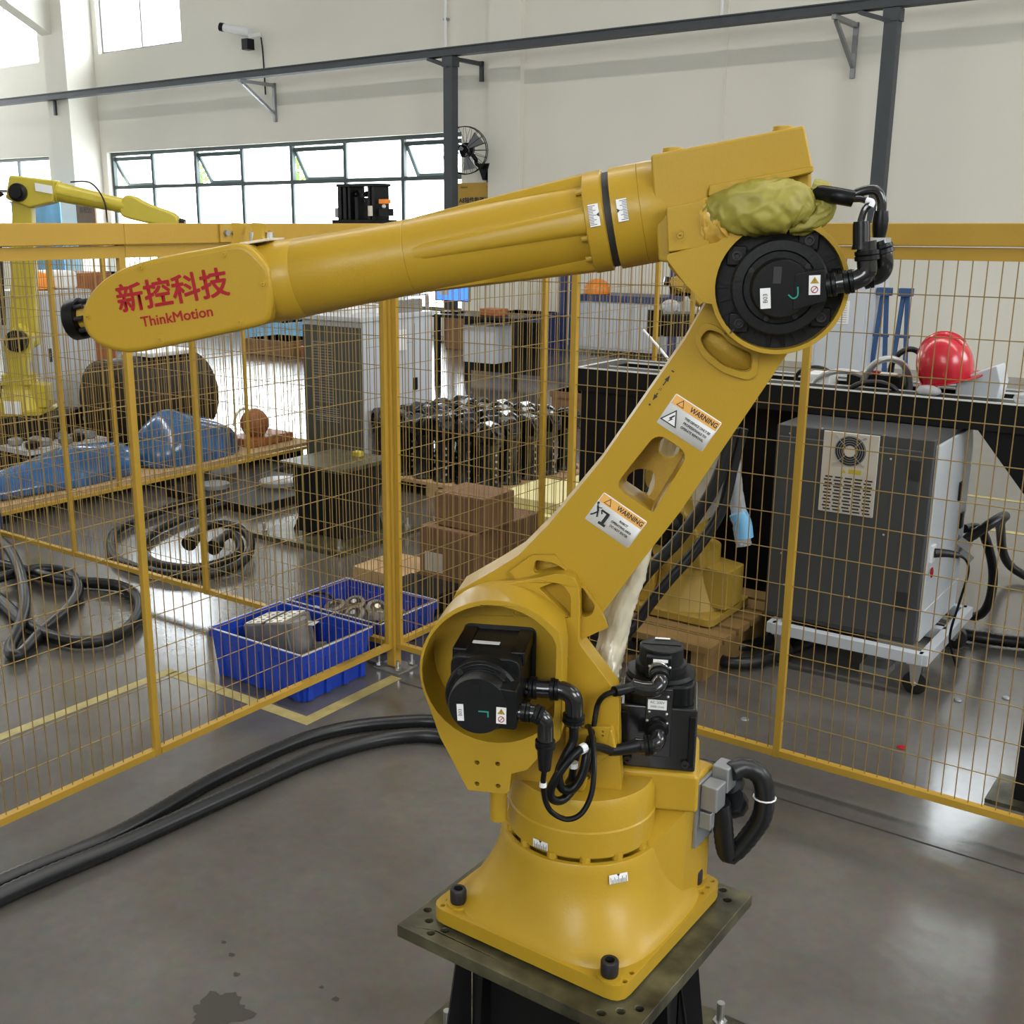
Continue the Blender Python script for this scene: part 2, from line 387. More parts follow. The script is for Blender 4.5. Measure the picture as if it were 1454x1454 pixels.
w1 = window(1, -15.45, -7.38, 0.35, 2.87, 7, 2.26, (0, 2, 4, 6))
MB().box((-15.4, 10.39, 1.28), (-7.42, 10.45, 1.34)).build('transom', 'frame', w1)
window(2, -19.6, -17.25, 1.15, 2.87, 2, 2.26, ())
window(3, -15.47, -13.22, 4.55, 6.6, 2, None, (), 0.04, 'galv')
window(4, -19.6, -17.3, 4.55, 6.6, 2, None, (), 0.04, 'galv')
for i, (a, b_, c, d) in enumerate(BACK_WIN[4:]): window(5 + i, a, b_, c, d, 2, None, (), 0.05, 'galv')
for i, (x, z) in enumerate(((-19.2, 2.75), (-16.5, 2.9), (-13.7, 2.9), (-17.8, 2.0))):
    t = thing('tree', ['leafy green tree seen through the first open window', 'yellow-green tree seen through the third open window', 'sunlit tree seen through the fifth open window', 'low green bush outside the window strip'][i], 'tree', (x + 0.2, 13.2, 0))
    MB().cyl((x+0.2, 13.2, 0), (x+0.2, 13.2, z-0.3), 0.07, 0.04, 8).build('trunk', 'green', t)
    l = MB(); rnd = random.Random(i)
    for k in range(260):
        p = V((x+0.2, 13.2, z-0.25)) + V((rnd.gauss(0, .26), rnd.gauss(0, .22), rnd.gauss(0, .24))); s_ = 0.07
        d1 = V((rnd.uniform(-1,1), rnd.uniform(-1,1), rnd.uniform(-1,1))).normalized()*s_; d2 = d1.cross(V((rnd.random(), rnd.random(), rnd.random()))).normalized()*s_*0.5
        l.add([p-d1, p-d2, p+d1, p+d2], [(0, 1, 2, 3)])
    l.build('foliage', 'green', t, fix=False, smooth=0, kind='stuff')
# crane rail beam with its posts and brackets ---------------------------
t = thing('rail_beam', 'long blue-grey steel beam running high along the back wall', 'beam', (-9, 9.6, 3.75))
for x0 in (-21.9, -15.95, -9.3, -3.2, 2.8):
    x1 = {-21.9: -15.95, -15.95: -9.3, -9.3: -3.2, -3.2: 2.8, 2.8: 9.9}[x0]
    q = MB(); q.box((x0+0.004, 9.52, 3.752), (x1, 9.68, 3.767)); q.box((x0+0.004, 9.52, 3.843), (x1, 9.68, 3.858)); q.box((x0+0.004, 9.54, 3.767), (x1, 9.555, 3.843))
    q.build('beam_length', 'bluegrey', t)
for i, (x, lab) in enumerate(((-7.045, 'blue-grey steel post under the beam beside the window strip'), (-1.33, 'blue-grey steel post under the beam on the plain right wall'))):
    p = thing('beam_post', lab, 'post', (x, 9.6, 0))
    MB().box((x-0.073, 9.54, 0), (x+0.073, 9.68, 3.62)).build('upright', 'bluegrey', p, bevel=0.006)
    MB().box((x-0.12, 9.5, 0), (x+0.12, 9.72, 0.02)).build('foot_plate', 'bluegrey', p)
    MB().bar((x-0.34, 9.6, 3.74), (x, 9.6, 3.62), 0.14, 0.04).build('head_strut', 'bluegrey', p); MB().box((x-0.085, 9.53, 3.62), (x+0.085, 9.69, 3.745)).build('head_bracket', 'bluegrey', p)
for x, lab in ((-11.05, 'triangular steel bracket below the beam, above the window strip'), (-16.0, 'small steel bracket under the beam on the white column'), (-7.02, 'steel bracket under the beam just right of the first post'), (-1.93, 'triangular steel bracket left of the right-hand post'), (4.5, 'triangular steel bracket at the far right end of the beam')):
    big = x in (-11.05, -1.93, 4.5); yw = 9.68 if x == -16.0 else 10.28
    p = thing('wall_bracket', lab, 'bracket', (x, yw, 3.3))
    zb = 3.18 if big else 3.50
    MB().bar((x, yw, 3.76), (x, yw, zb), 0.05, 0.05).build('upright', 'galv' if big else 'bluegrey', p)
    if yw > 10: MB().bar((x, yw, 3.725), (x, 9.55, 3.725), 0.05, 0.05).build('arm', 'galv' if big else 'bluegrey', p)
    if big: MB().bar((x, yw-.02, zb+0.12), (x, 9.62, 3.70), 0.04, 0.04).build('brace', 'galv', p)
# conduits on the wall
for i, (x, z0, z1, lab) in enumerate(((-6.52, 0.4, 3.9, 'thin white conduit running down the wall right of the fan'), (-7.62, 3.95, 7.9, 'thin white conduit above the beam over the first post'), (-3.52, 3.95, 7.9, 'thin white conduit high on the wall left of the joint'))):
    p = thing('wall_conduit', lab, 'pipe', (x, 10.26, z0)); MB().cyl((x, 10.25, z0), (x, 10.25, z1), 0.02, n=10).build('pipe', 'white', p)
    for z in (z0+0.4, z0+1.9, z0+3.0): MB().box((x-0.035, 10.24, z-0.015), (x+0.035, 10.3, z+0.015)).build('clip', 'galv', p)
# camera
p = thing('security_camera', 'white bullet camera with a black lens above the beam', 'camera', (-11.4, 10.3, 4.4))
MB().cyl((-11.78, 9.95, 4.60), (-11.35, 10.1, 4.50), 0.06, 0.07, 16).build('body', 'white', p)
MB().cyl((-11.84, 9.93, 4.613), (-11.775, 9.955, 4.598), 0.065, n=16).build('lens_hood', 'black', p)
MB().box((-11.5, 10.05, 4.26), (-11.37, 10.2, 4.42)).build('light_box', 'black', p)
MB().bar((-11.33, 10.3, 4.5), (-11.4, 10.1, 4.45), 0.05, 0.05).build('arm', 'white', p)
MB().tube([(-11.3, 10.28, 4.45), (-11.27, 10.28, 4.2), (-11.25, 10.28, 3.6)], 0.012, 6).build('cable', 'black', p)
# fan
p = thing('wall_fan', 'black wall fan with a wire guard beside the beam post', 'fan', (-7.0, 10.3, 2.4))
fc = V((-6.98, 9.86, 2.58)); fd = V((0.35, -0.9, -0.1)).normalized()
q = MB(); fx = fd.cross(V((0, 0, 1))).normalized(); fy = fx.cross(fd)
def ringpts(c, r, n=28): return [c + (fx*math.cos(2*math.pi*i/n) + fy*math.sin(2*math.pi*i/n))*r for i in range(n+1)]
for r_, o_ in ((0.31, 0), (0.31, 0.08), (0.08, 0.11), (0.08, -0.07)): q.tube(ringpts(fc + fd*o_, r_), 0.007, 5, raw=True)
for i in range(20):
    a = 2*math.pi*i/20; dr = fx*math.cos(a) + fy*math.sin(a)
    q.tube([fc + dr*0.08 + fd*0.11, fc + dr*0.24 + fd*0.1, fc + dr*0.31 + fd*0.08, fc + dr*0.31, fc + dr*0.2 - fd*0.06, fc + dr*0.08 - fd*0.07], 0.0035, 4, raw=True)
q.build('guard', 'blackm', p)
for k in range(3):
    a = k*2.094; d1 = fx*math.cos(a)+fy*math.sin(a); d2 = fx*math.cos(a+.7)+fy*math.sin(a+.7)
    MB().add([fc+d1*.04+fd*.02, fc+d1*.27+fd*.03, fc+d2*.27-fd*.02, fc+d2*.04-fd*.01], [(0,1,2,3)]).build('blade', 'galv', p, fix=False)
MB().cyl(fc-fd*0.17, fc-fd*0.02, 0.085, 0.1, 20).build('motor', 'black', p)
MB().tube([fc-fd*0.12, fc-fd*0.1+V((.1,.05,-.12)), V((-6.95,10.05,2.42)), V((-6.93,10.2,2.36))], 0.028, 8).build('arm', 'black', p)
MB().prism([(-7.02, 2.42), (-6.82, 2.42), (-6.9, 2.2), (-6.93, 2.2)], 10.18, 10.3, lambda u, w_, z: V((u, w_, z))).build('mount', 'black', p)
MB().tube([(-6.92, 10.28, 2.2), (-6.90, 10.28, 1.9), (-6.95, 10.28, 1.5)], 0.008, 5).build('cable', 'black', p)
# signs
p = thing('zone_sign', 'yellow board with black characters below the wall fan', 'sign', (-7.08, 10.28, 1.4))
MB().box((-7.48, 10.262, 1.35), (-6.74, 10.28, 2.17)).build('board', 'fence', p)
TS = lambda cx, cz, y: (lambda a, b_, c: V((cx + a, y - c, cz + b_)))
text('lettering', 'A8轴性能测试区', 0.085, TS(-7.09, 1.93, 10.26), 'ink', p, bold=0.003)
text('small_print', '新控科技', 0.03, TS(-7.30, 2.11, 10.26), 'ink', p); text('small_print', 'ThinkMotion', 0.03, TS(-6.84, 2.11, 10.26), 'ink', p)
p = thing('wall_notice', 'small tan notice board on the white column', 'sign', (-15.2, 9.69, 1.5))
MB().box((-15.6, 9.66, 1.2), (-15.05, 9.69, 2.05)).build('board', 'cardboard', p)
text('lettering', '装配区', 0.12, TS(-15.32, 1.85, 9.658), 'ink', p)
p = thing('standing_banner', 'pale blue upright banner standing behind the distant robot', 'banner', (-15.9, 9.0, 0.02))
M['banner'] = mat('banner_blue', (0.16, 0.42, 0.66), 0.6, var=0.5, vscale=1.2)
MB().box((-16.6, 9.0, 0.02), (-15.12, 9.02, 1.98)).build('sheet', 'banner', p); MB().cyl((-16.65, 9.01, 2.0), (-15.08, 9.01, 2.0), 0.02, n=8).build('rod', 'galv', p); MB().box((-16.5, 8.85, 0), (-15.2, 9.15, 0.03)).build('foot', 'galv', p)

# floor marks ---------------------------------------------------------
M['mark'] = mat('floor_tape', (0.38, 0.31, 0.11), 0.55, var=0.2, vscale=20)
def strip(pts, wd, name, label, z=0.0012, m='mark', cat='floor marking'):
    q = MB()
    for a, c in zip(pts[:-1], pts[1:]):
        a = V((*a, z)); c = V((*c, z)); d = (c-a).normalized(); n = V((-d.y, d.x, 0))*wd/2; a = a - d*wd/2; c = c + d*wd/2
        q.add([a-n, c-n, c+n, a+n], [(0, 1, 2, 3)])
    return tag(q.build(name, m, fix=False, smooth=0), label, cat)
strip([(-0.64, -1.9), (-0.64, -0.53)], 0.045, 'floor_tape', 'faded yellow floor line crossing under the left fence')
strip([(-0.60, -0.53), (0.065, -0.53)], 0.05, 'floor_tape', 'yellow floor line in front of the blue bin')
strip([(0.065, -0.48), (0.065, -0.09)], 0.05, 'floor_tape', 'yellow floor line running from the bin corner to the fence post')
strip([(-0.6, 4.2), (3.2, 4.2)], 0.05, 'floor_tape', 'far yellow line on the floor beyond the cabinet')
strip([(-0.6, 3.4), (3.2, 3.45)], 0.05, 'floor_tape', 'nearer yellow line on the floor beyond the cabinet')
M['joint'] = mat('joint_black', (0.02, 0.02, 0.018), 0.8)
o = MB().add([(0.1, -0.093, 0.0006), (3.4, -0.096, 0.0006), (3.4, -0.09, 0.0006), (0.1, -0.087, 0.0006)], [(0, 1, 2, 3)]).build('trim_6', 'joint', fix=False); struct(o)
M['oil'] = mat('oil_stain', (0.055, 0.05, 0.042), 0.25)
def blot(c, r, seed, label):
    rnd = random.Random(seed); P = []
    for i in range(40):
        a = 2*math.pi*i/40; k = 1 + 0.5*noise.noise(V((math.cos(a)*1.6+seed, math.sin(a)*1.6, seed))) + 0.12*rnd.uniform(-1, 1); P.append((c[0]+r[0]*k*math.cos(a), c[1]+r[1]*k*math.sin(a)))
    q = MB(); q.add([(x, y, 0.0009) for x, y in P], [tuple(range(40))])
    return tag(q.build('oil_stain', 'oil', fix=False, smooth=0), label, 'stain')
blot((0.925, -1.665), (0.065, 0.06), 3, 'large dark oil stain on the floor at the bottom edge')
for i, (x, y, r_) in enumerate(((0.86, -1.56, .008), (1.09, -1.49, .009), (1.04, -1.48, .006), (0.75, -1.5, .007), (0.80, -1.52, .008))):
    blot((x, y), (r_, r_*0.8), 11+i, ['dark drip beside the large oil stain', 'round drip right of the oil stain', 'faint drip above the round drip', 'faint drip far left of the stain', 'faint drip left of the stain'][i])

# ============================================================ mesh fences
wire_v = MB().cyl((0, 0, 0.10), (0, 0, 1.52), 0.0015, n=6, cap=False).build('wire', 'wire'); vdat = wire_v.data; bpy.data.objects.remove(wire_v)
hcache = {}
def fence_panel(p0, p1, label, post=True, fine=False, side0=None):
    side0 = max(abs(p0[0]), abs(p0[1])) < 0.05
    p0 = V((*p0, 0)); p1 = V((*p1, 0)); d = p1 - p0; L = d.length; rz = math.atan2(d.y, d.x)
    t = thing('mesh_fence_panel', label, 'fence', p0, rz, 'yellow mesh fence panels around the robot cell')
    TT = WM[t.name]; T = lambda p: TT @ p
    MB().box((0.010, -0.012, 0.085), (L-0.010, 0.012, 0.105), T).build('bottom_rail', 'fence', t)
    MB().box((0.010, -0.010, 1.515), (L-0.010, 0.010, 1.546), T).build('top_frame', 'fence', t)
    MB().box((0.0, -0.025, 1.549), (L, 0.025, 1.604), T).build('top_rail', 'fence', t, bevel=0.003)
    if side0: MB().box((0.0, -0.008, 0.085), (0.018, 0.008, 1.54), T).build('side_rail', 'fence', t)
    if post:
        MB().box((L-0.0105, -0.009, 0.08), (L+0.0105, 0.009, 1.549), T).build('post', 'fence', t, bevel=0.002)
    n = int((L-0.06)/0.0325); key = round(L, 3)
    for k in range(n):
        o = bpy.data.objects.new('wire', vdat); COL.objects.link(o); o.parent = t; o.location = (0.03 + (L-0.045)*(k+0.6)/n, 0.0, 0)
    if key not in hcache: hw = MB().cyl((0.009, -0.0034, 0), (L-0.009, -0.0034, 0), 0.0015, n=6, cap=False).build('wire', 'wire'); hcache[key] = hw.data; bpy.data.objects.remove(hw)
    for k in range(13):
        o = bpy.data.objects.new('wire', hcache[key]); COL.objects.link(o); o.parent = t; o.location = (0, 0, 0.20 + k*0.1025)
    return t
fence_panel((0, -0.020), (0, -1.086), 'near left fence panel, corner post to first upright, above the blue bin')
fence_panel((0, -1.086), (0, -2.17), 'nearest left fence panel, running out at the left edge')
fence_panel((0.020, 0), (0.745, 0), 'fence panel right of the corner post, behind the robot housing')
fence_panel((0.745, 0), (1.472, 0), 'fence panel behind the robot, in front of the yellow robot on its pallet')
fence_panel((1.472, 0), (2.2, 0), 'fence panel at the right, in front of the controller cabinet')
fence_panel((-0.020, 0), (-1.04, 0), 'rear fence panel left of the corner post, behind the blue bins')
fence_panel((-1.04, 0), (-1.97, 0), 'rear fence panel in front of the coiled hose pair')
fence_panel((-1.97, 0), (-2.93, 0), 'rear fence panel at the far left of the row')
fence_panel((0, 0.020), (0, 0.995), 'side fence panel behind the corner post, beside the cartons')
fence_panel((0, 0.995), (0, 2.0), 'side fence panel in front of the black castings')
fence_panel((0, 2.0), (0, 2.4), 'farthest side fence panel behind the raised arm')
for a, c, lab in ((0.0, 0.974, 'left cell fence panel beside the long bench'), (0.974, 1.995, 'left cell fence panel in front of the blue wrapped bundle'), (1.995, 3.0, 'farthest left cell fence panel by the brown flange')):
    fence_panel((-2.93, a), (-2.93, c), lab)
# corner post
t = thing('fence_corner_post', 'square yellow fence corner post on a bolted foot plate', 'post', (0, 0, 0))
MB().box((-0.019, -0.019, 0.012), (0.019, 0.019, 1.6)).build('post', 'fence', t, bevel=0.003)
MB().box((-0.06, -0.05, 0.0), (0.065, 0.06, 0.008)).build('foot_plate', 'cast_grey', t, bevel=0.002)
for x, y in ((0.048, -0.036), (0.048, 0.044), (-0.044, 0.044), (-0.044, -0.036)):
    q = MB(); q.cyl((x, y, 0.012), (x, y, 0.05), 0.006, n=10); q.cyl((x, y, 0.014), (x, y, 0.024), 0.012, n=6); q.build('anchor_bolt', 'steel', t)
# splice plate with bolts on the near rail
t = thing('rail_splice_plate', 'bolted steel splice plate on the near fence top rail', 'plate', (0.03, -0.64, 1.55))
MB().box((0.0255, -0.765, 1.552), (0.032, -0.52, 1.602)).build('plate', 'fence', t)
for y in (-0.745, -0.715, -0.60, -0.575): MB().cyl((0.032, y, 1.577), (0.042, y, 1.577), 0.009, n=6).build('bolt', 'galv' if y < -0.7 else 'fence', t)

# ============================================================ the robot in front
PHI = R(25); RU = V((math.cos(PHI), math.sin(PHI), 0)); RN = V((math.sin(PHI), -math.cos(PHI), 0)); RO = V((1.71, -1.545, 0))
def W(u, w_, z): return RO + RU*u + RN*w_ + V((0, 0, z))     # the arm's own plane: u back, w out of the plane, z up
rob = thing('industrial_robot', 'large glossy yellow six-axis robot arm with red lettering, bolted on the black pedestal', 'robot', (1.71, -1.545, 0.5))
# pedestal -------------------------------------------------------------
ped = thing('robot_pedestal', 'black steel pedestal under the large yellow robot, oily top plate with bolt holes', 'pedestal', (1.71, -1.545, 0))
M['plate'] = mat('oily_plate', (0.078, 0.072, 0.040), 0.36, metal=0.3, var=0.75, vscale=16, bump=0.25, bscale=70)
hole = lambda x, y, r: [(x + r*math.cos(2*math.pi*i/12), y + r*math.sin(2*math.pi*i/12)) for i in range(12)]
PH = [(1.512, -1.699), (1.532, -1.721), (1.555, -1.745), (1.569, -1.726), (1.88, -1.353), (1.898, -1.376), (1.889, -1.726), (1.908, -1.705), (1.868, -1.746)]
MB().prism([(1.497, -1.761), (1.926, -1.761), (1.926, -1.335), (1.497, -1.335)], 0.478, 0.5, XY, holes=[hole(x, y, 0.0068) for x, y in PH]).build('top_plate', 'plate', ped, bevel=0.0015)
MB().box((1.30, -1.95, 0.0), (2.12, -1.06, 0.02)).build('floor_plate', 'plate', ped, bevel=0.002)
q = MB()
MB().prism([(-0.115, 0.478), (0.115, 0.478), (0.175, 0.02), (-0.175, 0.02)], -0.006, 0.006, lambda u, w_, z: V((1.71+u, -1.545+0.115+w_+(0.478-z)*0.1, z))).build('side_wall', 'dark', ped)
for nm, T in (('side_wall', lambda u, w_, z: V((1.71+u, -1.545-0.125+w_, z))), ('side_wall', lambda u, w_, z: V((1.71-0.125+w_, -1.545+u, z))), ('side_wall', lambda u, w_, z: V((1.71+0.125+w_, -1.545+u, z)))):
    MB().prism([(-0.119, 0.478), (0.119, 0.478), (0.119, 0.02), (-0.119, 0.02)], -0.006, 0.006, T).build(nm, 'dark', ped)
for sx, sy in ((-1, -1), (1, -1), (1, 1), (-1, 1)):
    d = V((sx, sy, 0)).normalized(); c = V((1.71, -1.545, 0)) + V((sx*0.128, sy*0.128, 0)); n = V((-d.y, d.x, 0))*0.005
    MB().prism([(0, 0.478), (0.018, 0.478), (0.075, 0.02), (0, 0.02)], -1, 1, lambda u, w_, z: c + d*u + n*w_ + V((0, 0, z))).build('gusset', 'dark', ped)
for x, y in ((1.505, -1.55), (1.62, -1.72), (1.80, -1.72), (1.90, -1.52)):
    c = V((x, y, 0)); d = V((x-1.71, y+1.545, 0)); d = V((1, 0, 0)) if abs(d.x) > abs(d.y) and d.x > 0 else V((-1, 0, 0)) if abs(d.x) > abs(d.y) else V((0, -1, 0)); s0 = 0.13 if abs(d.x) else 0.13
    b0 = V((1.71, -1.545, 0)); e = V((0, y+1.545, 0)) if abs(d.x) else V((x-1.71, 0, 0)); n = V((-d.y, d.x, 0))*0.005
    MB().prism([(s0, 0.478), (0.150, 0.478), (0.185, 0.02), (s0, 0.02)], -1, 1, lambda u, w_, z: b0 + e + d*u + n*w_ + V((0, 0, z))).build('rib', 'dark', ped)
for x, y in ((1.79, -1.10), (1.36, -1.10), (2.06, -1.45), (1.36, -1.45), (2.06, -1.10)):
    q = MB(); q.cyl((x, y, 0.02), (x, y, 0.075), 0.008, n=12); q.cyl((x, y, 0.02), (x, y, 0.034), 0.015, n=6); q.build('anchor_bolt', 'steel', ped)

# base ------------------------------------------------------------------
BX, BY = 1.71, -1.545
h = 0.176
fo = rounded([(BX-h, BY-h), (BX+h, BY-h), (BX+h, BY+h), (BX-h, BY+h)], 0.028)
BH = [(1.552, -1.714+0.004), (1.551, -1.693), (1.551, -1.672), (1.879, -1.677), (1.88, -1.7), (1.868, -1.71), (1.873, -1.383), (1.874, -1.405), (1.874, -1.426)]
base = MB().prism(fo, 0.505, 0.53, XY, holes=[hole(x, y, 0.0042) for x, y in BH]).build('base_flange', 'robot', rob, bevel=0.003)
for sx in (-1, 1):
    for sy in (-1, 1): MB().box((BX+sx*0.137-0.028, BY+sy*0.137-0.028, 0.5), (BX+sx*0.137+0.028, BY+sy*0.137+0.028, 0.506)).build('foot_pad', 'robot', base)
prof = [(0.1735, 0.527), (0.172, 0.533), (0.166, 0.540), (0.158, 0.552), (0.150, 0.570), (0.1425, 0.592), (0.136, 0.615), (0.131, 0.640), (0.1285, 0.655), (0.127, 0.658), (0.119, 0.658), (0.118, 0.648), (0.05, 0.648)]
def squircle_lathe(prof, c, n=64):
    q = MB(); vs = []; fs = []
    for r, z in prof:
        k = min(1, max(0, (0.60-z)/0.07)); ex = 2 + 1.6*k
        for i in range(n):
            a = 2*math.pi*i/n; ca, sa = math.cos(a), math.sin(a); m_ = (abs(ca)**ex + abs(sa)**ex)**(-1/ex); vs.append((c[0]+r*m_*ca, c[1]+r*m_*sa, z))
    for k in range(len(prof)-1):
        for i in range(n): j = (i+1) % n; fs.append((k*n+i, k*n+j, (k+1)*n+j, (k+1)*n+i))
    fs.append(tuple((len(prof)-1)*n+i for i in range(n))); q.add(vs, fs); return q
squircle_lathe(prof, (BX, BY)).build('base_cone', 'robot', rob, smooth=50)
for x, y in ((BX-0.140, BY-0.155+0.008), (BX+0.147, BY-0.160), (BX+0.142, BY+0.135), (BX-0.142, BY+0.14)):
    MB().cyl((x, y, 0.53), (x, y, 0.5345), 0.019, n=24).build('bolt_seat', 'robot', base)
    bq = MB(); bq.lathe([(0.0125, 0), (0.0135, 0.003), (0.0135, 0.022), (0.012, 0.0245), (0.0075, 0.0245), (0.0072, 0.012), (0.0, 0.011)], (x, y, 0.5345), (0, 0, 1), 20); bq.build('socket_bolt', 'bolt', base)
# connector box at the rear of the base
cb = MB().prism([(-1.478, 0.528), (-1.378, 0.528), (-1.378, 0.742), (-1.43, 0.744), (-1.478, 0.70)], 1.74, 1.862, lambda u, w_, z: V((w_, u, z))).build('base_connector_box', 'robot', rob, bevel=0.006, seg=3)
MB().add([(1.74, -1.60, 0.665), (1.80, -1.64, 0.60), (1.862, -1.478, 0.53), (1.862, -1.478, 0.70), (1.80, -1.478, 0.71), (1.74, -1.478, 0.66), (1.74, -1.56, 0.53)], [(0, 1, 4, 5), (1, 3, 4), (1, 2, 3), (0, 6, 1), (6, 2, 1)]).build('web', 'robot', cb)
MB().box((1.862, -1.45, 0.62), (1.868, -1.385, 0.735)).build('connector_plate', 'galv', cb, bevel=0.001)
for y, z in ((-1.425, 0.715), (-1.385, 0.733)):
    MB().box((1.868, y-0.018, z-0.026), (1.897, y+0.018, z+0.018)).build('plug_housing', 'galv', cb, bevel=0.003)
MB().box((1.868, -1.442, 0.655), (1.888, -1.425, 0.685)).build('latch', 'galv', cb, bevel=0.002)
# turret ----------------------------------------------------------------
tur = MB().lathe([(0.1165, 0.662), (0.1185, 0.665), (0.1185, 0.705), (0.1165, 0.7075), (0.1165, 0.745), (0.111, 0.757), (0.052, 0.757), (0.05, 0.70), (0.0, 0.70)], (BX, BY, 0), (0, 0, 1), 64).build('turret_ring', 'robot', rob, smooth=30)
for i in range(14):
    a = R(-90 + 8 + i*360/14); c = V((BX, BY, 0)) + V((math.cos(a), math.sin(a), 0))*0.115
    MB().cyl(c + V((0, 0, 0.649)), c + V((0, 0, 0.668)), 0.0085, n=10).build('clamp_lug', 'robot', tur)
MB().lathe([(0.126, 0.645), (0.119, 0.6445)], (BX, BY, 0), (0, 0, 1), 48).build('seal_gap', 'cast', tur)
def sticker(cu, cw, cz, wd, ht, tang, upv, name='scale_sticker', flip=1, par=rob):
    """white scale sticker: tang/upv span the sticker, ticks along it"""
    c = W(cu, cw, cz) if par is rob else V((cu, cw, cz)); tang = V(tang).normalized(); upv = V(upv).normalized(); n = tang.cross(upv)*flip
    T = lambda x, y, d: c + tang*x + upv*y + n*d
    s = MB().add([T(-wd/2, -ht/2, .0008), T(wd/2, -ht/2, .0008), T(wd/2, ht/2, .0008), T(-wd/2, ht/2, .0008)], [(0, 1, 2, 3)]).build(name, 'white', par, fix=False, smooth=0)
    k = MB()
    for i in range(13):
        x = (i-6)*wd*0.07; l = ht*(0.75 if i % 3 == 0 else 0.5); k.add([T(x-.0004, -ht/2, .0011), T(x+.0004, -ht/2, .0011), T(x+.0004, -ht/2+l, .0011), T(x-.0004, -ht/2+l, .0011)], [(0, 1, 2, 3)])
    k.add([T(-.003, ht/2, .0012), T(0, ht/2-.004, .0012), T(.003, ht/2, .0012)], [(0, 1, 2)]); k.build('ticks', 'ink', s, fix=False, smooth=0)
    return s
a1 = R(-91); n1 = V((math.cos(a1), math.sin(a1), 0)); c1 = V((BX, BY, 0.674)) + n1*0.1190
sticker(*(c1 - V((0, 0, 0))), 0.027, 0.013, V((-n1.y, n1.x, 0)), V((0, 0, 1)), par=rob) if False else None
def sticker_at(c, tang, upv, wd, ht):
    c = V(c); tang = V(tang).normalized(); upv = V(upv).normalized(); n = tang.cross(upv)
    T = lambda x, y, d: c + tang*x + upv*y + n*d
    s = MB().add([T(-wd/2, -ht/2, .0008), T(wd/2, -ht/2, .0008), T(wd/2, ht/2, .0008), T(-wd/2, ht/2, .0008)], [(0, 1, 2, 3)]).build('scale_sticker', 'white', rob, fix=False, smooth=0, label='white sticker with scale ticks')
    k = MB()
    for i in range(13):
        x = (i-6)*wd*0.07; l = ht*(0.7 if i % 3 == 0 else 0.45); k.add([T(x-.0004, -ht/2, .0011), T(x+.0004, -ht/2, .0011), T(x+.0004, -ht/2+l, .0011), T(x-.0004, -ht/2+l, .0011)], [(0, 1, 2, 3)])
    k.add([T(-.003, ht/2, .0012), T(0, ht/2-.004, .0012), T(.003, ht/2, .0012)], [(0, 1, 2)]); k.build('ticks', 'ink', s, fix=False, smooth=0)
sticker_at(c1, (-n1.y, n1.x, 0), (0, 0, 1), 0.027, 0.014)
a2 = R(-34); n2 = V((math.cos(a2), math.sin(a2), 0)); up2 = (V((0, 0, 1)) - n2*0.22).normalized()
sticker_at(V((BX, BY, 0.636)) + n2*0.1335, (-n2.y, n2.x, 0), -up2*-1, 0.031, 0.014)
# turret upper casting: motor deck, shoulder housing
MB().prism([(0.02, 0.7), (0.183, 0.70), (0.183, 0.762), (0.176, 0.766), (0.055, 0.766), (0.0, 0.757)], -0.14, 0.012, W).build('motor_deck', 'robot', rob, bevel=0.007, seg=3)
sh_out = [(-0.022, 1.0), (-0.022, 0.87), (-0.055, 0.835), (-0.070, 0.815), (-0.094, 0.806), (-0.097, 0.777), (-0.103, 0.772), (-0.160, 0.772), (-0.203, 0.855)] + arc(-0.118, 0.962, 0.1155, 205, 45, 26)[0:] + [(-0.028, 1.035)]
sh_in = arc(-0.122, 0.9615, 0.1075, 38, 322, 30) + [(-0.032, 0.905), (-0.031, 1.015)]
hole4 = [(-0.146, 0.819), (-0.115, 0.820), (-0.146, 0.784), (-0.114, 0.784)]
sh = MB().prism(sh_out, 0.045, 0.14, W, holes=[sh_in] + [hole(x, y, 0.0036) for x, y in hole4]).build('shoulder_housing', 'robot', rob, bevel=0.004, seg=3)
MB().prism([(a, b_) for a, b_ in hole4[:1]] if False else [(-0.155, 0.776), (-0.105, 0.776), (-0.105, 0.828), (-0.155, 0.828)], 0.118, 0.130, W).build('hole_back', 'ink', sh)
# back plate of the housing with the lifting ear
ear_out = [(-0.126, 1.0765), (-0.094, 1.083), (-0.075, 1.089), (-0.045, 1.098), (-0.028, 1.0985), (-0.015, 1.093), (-0.008, 1.080), (-0.006, 1.06), (-0.006, 0.995), (0.0, 0.985), (0.052, 0.918), (0.057, 0.905), (0.058, 0.860), (0.062, 0.80), (0.066, 0.756), (-0.10, 0.756), (-0.10, 0.80), (-0.203, 0.862)] + arc(-0.118, 0.962, 0.1135, 208, 112, 14)
ear_hole = rounded([(-0.068, 1.0745), (-0.045, 1.0845), (-0.030, 1.080), (-0.0205, 1.065), (-0.0195, 1.030)], 0.005)
sb = MB().prism(ear_out, 0.012, 0.064, W, holes=[ear_hole]).build('housing_back', 'robot', sh, bevel=0.0025, seg=2)
mo = rounded([(-0.182, 0.900), (-0.070, 0.900), (-0.070, 1.012), (-0.182, 1.012)], 0.012)
MB().prism(mo, 0.0645, 0.0665, W).build('motor_opening', 'ink', sh)
for u, z, w_ in ((-0.101, 1.035, 0.0645), (-0.024, 0.967, 0.0645)):
    s_ = MB(); s_.lathe([(0.0085, 0), (0.0085, 0.002), (0.0045, 0.0025), (0.0045, -0.002)] if u < -0.05 else [(0.004, 0), (0.004, 0.002), (0.0015, 0.003)], W(u, w_ if u < -0.05 else 0.0645, z), RN, 20); s_.build('cap_screw', 'robot', sh)
